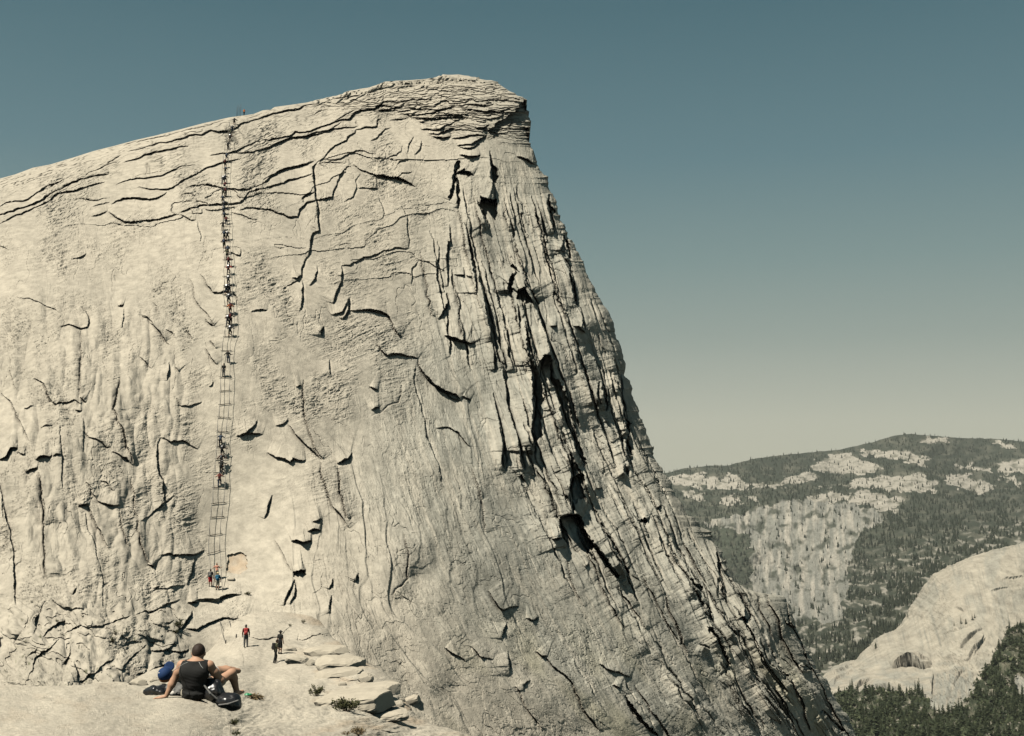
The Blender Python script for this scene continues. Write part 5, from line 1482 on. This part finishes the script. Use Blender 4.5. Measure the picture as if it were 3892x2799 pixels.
# jackets and packs lying round them
def heap(name, at_, prims, nf, na, mat, label, cat, group=None, h=.014, extra=()):
    o0 = empty(name, at_); tag(o0, label, cat, group)
    def f(P):
        d = None
        for c, r in prims:
            e = ball(P, c, r); d = e if d is None else smin(d, e, .04)
        return d + na * noise3(P, nf, 750 + len(name)) + na * .5 * np.abs(noise3(P, nf * 2.3, 760))
    C_ = np.array([np.array(c) - np.array(r) for c, r in prims]).min(0) - .04; D_ = np.array([np.array(c) + np.array(r) for c, r in prims]).max(0) + .04
    soft('shell', f, tuple(C_), tuple(D_), h, mat, o0)
    for nm, ff, lo, hi, m2 in extra: soft(nm, ff, lo, hi, .010, m2, o0)
    return o0
g0 = pick(*p1('M', 300, 1075), [ledge])
heap('jacket', g0, [((0, 0, .045), (.17, .13, .075)), ((.14, .04, .06), (.12, .12, .07)), ((-.10, .02, .04), (.09, .09, .06))], 13, .028, BLACKP, 'crumpled black jacket on the ledge under the head of the lying person', 'jacket',
     extra=[('sleeve', lambda P: chain(P, [((-.16, -.05, .05), .035), ((-.02, -.10, .085), .04), ((.10, -.11, .05), .036)], .02) + .010 * noise3(P, 24, 770), (-.24, -.18, -.01), (.18, -.02, .16), BLACKP)])
g1 = pick(*p1('M', 690, 1100), [ledge]) + Vector((0, .1, 0))
heap('jacket', g1, [((0, 0, .05), (.16, .12, .07)), ((-.10, .05, .09), (.11, .10, .07)), ((.10, .0, .04), (.10, .10, .06))], 14, .030, GREYC, 'crumpled grey jacket between the two people on the ledge', 'jacket',
     extra=[('lining', lambda P: ball(P, (-.07, -.09, .035), (.035, .025, .035)) + .008 * noise3(P, 30, 775), (-.13, -.14, -.01), (.0, -.03, .10), PALEC)])
g2 = pick(*p1('M', 345, 985), [ledge])
heap('bag', g2, [((0, 0, .04), (.08, .07, .045)), ((.05, .02, .05), (.06, .06, .04))], 12, .018, GREYC, 'small dark grey bag under the blue cap', 'bag')
b1 = pick(*p1('M', 1330, 1250), [ledge]) or SEAT + Vector((.25, 0, -.05))
pk = heap('backpack', b1 + Vector((.0, .03, .05)), [((0, 0, .10), (.13, .13, .14)), ((-.04, .02, .20), (.09, .09, .09)), ((.09, .0, .04), (.10, .11, .11)), ((.05, .03, .17), (.08, .08, .09))], 11, .030, BLACKP,
          'black shiny backpack slumped against the right hip of the sitting man', 'backpack', 'black packs',
          extra=[('strap', lambda P: chain(P, [((-.10, -.10, .22), .014), ((.0, -.15, .12), .014), ((.10, -.13, .03), .014)], .01), (-.14, -.19, .0), (.14, -.06, .26), GREYC)])
b2 = pick(*p1('M', 1690, 1370), [ledge]) or SEAT + Vector((.5, -.1, -.15))
pk2 = heap('backpack', b2 + Vector((0, .05, .06)), [((0, 0, .09), (.155, .13, .115)), ((-.09, .02, .10), (.12, .11, .10)), ((.06, -.03, .04), (.10, .09, .09))], 9, .020, BLACKP,
           'long black pack with a grey strap lying below the knee of the sitting man', 'backpack', 'black packs',
           extra=[('strap', lambda P: chain(P, [((-.12, -.10, .06), .013), ((.02, -.145, .085), .013), ((.14, -.10, .12), .013)], .01), (-.17, -.20, .0), (.19, -.05, .17), GREYC)])

o = heap('wrapper', pick(*p1('B', 768, 1037)), [((0, 0, .05), (.16, .10, .07)), ((.12, .02, .03), (.10, .07, .05))], 9, .04, DGREEN, 'small bright green wrapper lying on the pale slab right of the man', 'wrapper', h=.03)

# ------------------------------------------------------------------ loose boulders and slabs along the shelf
BOUL = plain('boulder_granite', (0.40, 0.355, 0.28), 0.95, 0.1, 0.22, 2.2, 0.0, 0.05)
def boulder(u, v, wpx, hpx, label, seed, dpx=None, rough=.16, flat=2.6, tilt=0.0, mat=None):
    """u, v: centre on the photograph; size in photo px turned into metres at the distance of the ground there"""
    g = pick(u, v + hpx * .42); RB = np.random.default_rng(seed + 40)
    if g is None: return
    k = g.y / FPX; a, c = wpx * k / 2, hpx * k / 2; b = (dpx or wpx * .7) * k / 2
    n, m = 56, 34
    th = np.linspace(0, 2 * np.pi, n, endpoint=False)[None]; ph = np.linspace(-np.pi / 2, np.pi / 2, m)[:, None]
    sp_ = lambda x, e: np.sign(x) * np.abs(x) ** e
    e = 2.0 / flat
    X = sp_(np.cos(ph), e) * sp_(np.cos(th), e); Y = sp_(np.cos(ph), e) * sp_(np.sin(th), e); Z = sp_(np.sin(ph), e) + 0 * th
    N = np.stack([X, Y, Z], -1).reshape(-1, 3)
    r = 1 + rough * noise3(N, 1.6, 800 + seed) + rough * .5 * noise3(N, 4.1, 810 + seed) + rough * .25 * noise3(N, 11, 820 + seed)
    V = N * r[:, None] * np.array([a, b, c])
    for i in range(11):
        q = RB.normal(0, 1, 3) * np.array([1, 1, .8]); q /= np.linalg.norm(q); lim = RB.uniform(.72, .93) * np.abs((V @ q)).max()
        ex = np.clip(V @ q - lim, 0, None); V = V - ex[:, None] * q * .96
    V = V + 0.012 * a * noise3(V / a, 6, 840 + seed)[:, None] * np.array([1, 1, .6])
    ct, st = math.cos(tilt), math.sin(tilt)
    V = np.stack([V[:, 0] * ct - V[:, 2] * st, V[:, 1], V[:, 0] * st + V[:, 2] * ct], 1)
    idx = np.arange(n * m).reshape(m, n); nx = np.roll(idx, -1, 1)
    F = np.stack([idx[:-1], nx[:-1], nx[1:], idx[1:]], -1).reshape(-1, 4)
    o = mesh_np('boulder', V, F, mat or BOUL, smooth=False)
    o.location = (g.x, g.y + b * .30, g.z + c * .30)
    return tag(o, label, 'boulder', 'boulders on the shelf')
BL = [(1290, 735, 290, 62, 'flat pocked slab beside the shoulder of the dome, top of the stack at the rim', 0, 3.0, -.05),
      (1390, 812, 330, 86, 'long thick slab in the middle of the stack at the rim of the shelf', 1, 3.0, .05), (1370, 884, 300, 56, 'thin slab low in the stack at the rim of the shelf', 2, 3.0, -.08),
      (1548, 908, 96, 78, 'wedge-shaped block leaning under the stacked slabs', 3, 2.4, .3), (1185, 812, 62, 52, 'small round stone at the left end of the stacked slabs', 4, 2.2, 0), (1092, 792, 150, 66, 'low rounded boulder left of the stacked slabs', 5, 2.5, .05),
      (1610, 982, 320, 52, 'long low slab at the outer lip of the shelf', 6, 3.0, -.08), (1490, 1050, 500, 120, 'broad pale slab below the stack, beside the upper bush', 7, 3.2, -.10), (1395, 956, 52, 32, 'small stone wedged between two slabs', 8, 2.3, 0),
      (1850, 1058, 130, 46, 'dark flat slab sliding off the outer edge of the shelf', 9, 2.8, -.3), (1775, 1090, 66, 66, 'cracked block standing over the dark hole at the rim', 10, 2.3, 0), (1660, 1160, 330, 62, 'brownish slab just above the lower right bushes', 11, 3.0, -.06),
      (684, 1255, 44, 30, 'small stone in the crack beside the near ledge', 12, 2.3, 0), (150, 925, 70, 36, 'grey block showing over the lip of the near ledge', 13, 2.3, .2), (40, 945, 110, 46, 'dark rock at the lip of the near ledge, left of the lying person', 14, 2.4, 0),
      (1050, 722, 90, 34, 'small brown flake of rock behind the hiker in the dark hat', 15, 2.6, .25), (660, 262, 50, 22, 'small pale block under the rust-coloured scar', 16, 3.0, 0), (540, 390, 80, 40, 'rounded stone just below the waiting hikers', 17, 2.5, 0)]
for x, y, w_, h_, lab, sd, fl, ti in BL:
    uu, vv = p1('B', x, y); boulder(uu, vv, w_ * 1.08 / 1.7446, h_ * 1.15 / 1.7446, lab, sd, None, .13, fl, -ti)

# ------------------------------------------------------------------ bushes
LEAF = foliage_mat('bush_leaf', (0.045, 0.050, 0.022), (0.13, 0.125, 0.06)); DRY = foliage_mat('dry_leaf', (0.16, 0.11, 0.055), (0.30, 0.23, 0.13)); TWIG = plain('twig', (0.09, 0.07, 0.05), .95, .1, .3, 8)
def bush(u, v, wpx, hpx, label, seed, n=900, mat=None, cl=0):
    g = pick(u, v); k = g.y / FPX; a, c = wpx * k / 2, hpx * k
    R = np.random.default_rng(seed); t = empty('bush', g); tag(t, label, 'bush', 'bushes in the cracks of the shelf')
    V = []; F = []; TV = []; TF = []
    st = []
    for i in range(26):
        an = R.uniform(0, 6.28); l = R.uniform(.55, 1.0); rr = R.uniform(.1, 1.0) ** .6
        tip = np.array([math.cos(an) * a * rr, math.sin(an) * a * rr * .8, c * l * math.sqrt(max(.08, 1 - .75 * rr * rr))]); st.append(tip)
        vv, ff = tube_np([np.array([0, 0, -.03]) + tip * [.15, .15, 0], tip * [.5, .5, .6], tip], [a * .020, a * .014, a * .008], 4); b = len(TV); TV += list(vv); TF += [tuple(i_ + b for i_ in f) for f in ff]
    for i in range(n):
        tip = st[R.integers(len(st))]; q = R.uniform(.45, 1.05); p = tip * q * np.array([1, 1, 1]) + R.normal(0, a * .09, 3); p[2] = max(p[2], c * .03)
        d = tip / (np.linalg.norm(tip) + 1e-9) + R.normal(0, .55, 3); d /= np.linalg.norm(d); s = np.cross(d, R.normal(0, 1, 3)); s /= np.linalg.norm(s) + 1e-9
        l = a * R.uniform(.10, .20); w_ = l * R.uniform(.18, .34); b = len(V)
        V += [p - s * w_, p + d * l * .5 - s * w_ * 1.2, p + d * l, p + s * w_]; F.append((b, b + 1, b + 2, b + 3))
    poly_obj('stems', TV, TF, TWIG, t); poly_obj('leaves', V, F, mat or LEAF, t)
    return t
for x, y, w_, h_, lab, sd, m in [(1222, 1042, 112, 80, 'upright grey-green bush in the crack beside the broad pale slab', 1, None), (1430, 1140, 190, 84, 'wide straggling olive bush between two slabs right of the upright bush', 2, None),
        (1500, 1307, 110, 55, 'dry brown bush at the bottom edge of the picture', 3, DRY), (1425, 1307, 60, 30, 'low brown tuft left of the dry brown bush', 4, DRY), (682, 1235, 70, 44, 'small green bush in the crack at the end of the near ledge', 5, None),
        (690, 1307, 66, 30, 'low green tuft under the crack at the end of the near ledge', 6, None), (1140, 560, 36, 32, 'small bush where the shelf meets the dome', 7, None), (772, 372, 50, 26, 'small green tuft above the rounded slab at the foot of the wall', 8, None),
        (1050, 578, 30, 18, 'tiny tuft at the edge of the rounded slab', 9, None), (315, 590, 70, 62, 'dark green bush in the gap left of the rounded slab', 10, None), (290, 625, 50, 30, 'low bush at the bottom of the gap left of the rounded slab', 11, None), (800, 1060, 150, 20, 'flat mat of dry grass on the pale slab right of the green wrapper', 12, DRY)]:
    bush(*p1('B', x, min(y, 1300)), w_ / 1.7446, h_ / 1.7446, lab, sd, 700 if w_ > 60 else 320, m)
for x, y, w_, h_, lab, sd in [(1590, 1500, 90, 90, 'dark green shrub on the broken rocks at the foot of the left wall', 21), (1560, 1600, 130, 80, 'wider dark shrub just below the shrub at the foot of the left wall', 22), (780, 1320, 60, 36, 'small shrub in the dark cleft at far left of the rocks', 23)]:
    bush(*p1('E1', x, y), w_ / 3.625, h_ / 3.625, lab, sd, 260)

# ------------------------------------------------------------------ conifers on the bench under the right-hand dome
def conifer_meshes(seed, broad):
    R = np.random.default_rng(seed); V = []; F = []
    for lv in range(26):
        z = .06 + .92 * (lv / 26) ** .9; rad = (.24 if broad else .15) * (1 - z) ** (.6 if broad else .85) * R.uniform(.75, 1.25) + .012
        for j in range(9 if lv < 18 else 6):
            if R.random() < .12: continue
            a = R.uniform(0, 6.28); l = rad * R.uniform(.6, 1.2); w_ = rad * R.uniform(.22, .42) + .006; dz = -R.uniform(.0, .35) * l
            d = np.array([math.cos(a), math.sin(a), 0]); s = np.array([-d[1], d[0], 0]); p = np.array([0, 0, z])
            b = len(V); V += [p + d * l * .1 - s * w_ * .5, p + d * l * .65 - s * w_ + [0, 0, dz * .5 - .006], p + d * l + [0, 0, dz], p + d * l * .65 + s * w_ + [0, 0, dz * .5 - .006], p + d * l * .1 + s * w_ * .5 + [0, 0, .012]]
            F.append((b, b + 1, b + 2, b + 3, b + 4))
    o = poly_obj('crown', V, F, NEEDLE); crown = o.data; bpy.data.objects.remove(o)
    vv, ff = tube_np([(0, 0, -.04), (0, 0, .4), (.004, 0, .97)], [.018, .012, .003], 5); o = poly_obj('trunk', vv, ff, BARK); trunk = o.data; bpy.data.objects.remove(o)
    return crown, trunk
TREES = [conifer_meshes(900 + i, i % 2) for i in range(4)]
RT = np.random.default_rng(77); made = 0
def tree_at(p, H, kind, lab):
    t = empty('conifer', p, RT.uniform(0, 6.28)); t.scale = (H * RT.uniform(.85, 1.25), H * RT.uniform(.85, 1.25), H); tag(t, lab, 'tree', 'conifers on the bench below the right dome')
    for nm, me in (('crown', TREES[kind][0]), ('trunk', TREES[kind][1])):
        o = bpy.data.objects.new(nm, me); COL.objects.link(o); o.parent = t
us = RT.uniform(3120, 3900, 6000); vv_ = RT.uniform(2380, 2830, 6000)
fo, rk = nd_masks(us, vv_); keep = fo & (fbm(us / 60, vv_ / 40, 3, 551) > -.25)
cand = sorted(zip(us[keep], vv_[keep]), key=lambda q: -q[1])
RT.shuffle(cand); NET = Net(ndome); SM = []
for u, v in cand:
    d = Vector(tuple(ray(u, v))).normalized(); ok, p, nn, fi = ndome.ray_cast(Vector((0, 0, 0)), d)
    if not ok: continue
    if made < 290:
        tree_at(p, RT.uniform(13, 27) * (1.0 if v > 2560 else .8), RT.integers(4), 'dark conifer in the wood on the bench below the smooth right-hand dome'); made += 1
    elif len(SM) < 1400: SM.append(p)
big = p1('E5', 270, 925); p = pick(*big, [ndome, far])
if p: tree_at(p, 44, 0, 'tallest dark conifer at the bottom edge, just right of the dome flank')
big = p1('E5', 456, 742); p = pick(*big, [ndome])
if p: tree_at(p, 30, 2, 'lone slender conifer standing in front of the arch under the right dome')
V = []; F = []; nv = 0
for p in SM:
    r0 = RT.uniform(3, 7)
    for j in range(14):
        c = np.array(p) + RT.normal(0, 1, 3) * [r0 * .6, r0 * .6, r0 * .35] + [0, 0, r0 * .45]; q = RT.normal(0, 1, (3, 3)) * r0 * .34
        V += [c + q[0], c + q[1], c + q[2]]; F.append((nv, nv + 1, nv + 2)); nv += 3
tag(mesh_np('bench_scrub', np.array(V), np.array(F), NEEDLE), 'low dark scrub and small trees between the conifers on the bench', kind='stuff')
V = []
for u, v in px('E5', '385,750 400,745 375,748 265,540 405,402 445,316 860,86 640,430 700,405 610,440 662,432 690,415'):
    p = pick(u, v, [ndome])
    if p: tree_at(p, RT.uniform(9, 16), RT.integers(4), 'small conifer rooted in a seam of the smooth right-hand dome')
# ------------------------------------------------------------------ air: even thin haze round the whole scene
def haze_box(density=1.0 / 48000):
    x0, x1, y0, y1, z0, z1 = -9000, 9000, -40, 10800, -3800, 900
    V = [(x, y, z) for x in (x0, x1) for y in (y0, y1) for z in (z0, z1)]
    F = [(0, 1, 3, 2), (4, 6, 7, 5), (0, 4, 5, 1), (2, 3, 7, 6), (0, 2, 6, 4), (1, 5, 7, 3)]
    m = bpy.data.materials.new('haze_air'); m.use_nodes = True; n = m.node_tree; n.nodes.clear()
    o = n.nodes.new('ShaderNodeOutputMaterial'); p = n.nodes.new('ShaderNodeVolumePrincipled')
    p.inputs['Color'].default_value = (.86, .90, .88, 1); p.inputs['Density'].default_value = density; p.inputs['Anisotropy'].default_value = 0.2
    n.links.new(p.outputs[0], o.inputs['Volume'])
    ob = poly_obj('haze', V, F, m); tag(ob, kind='stuff')
    return ob
haze_box()
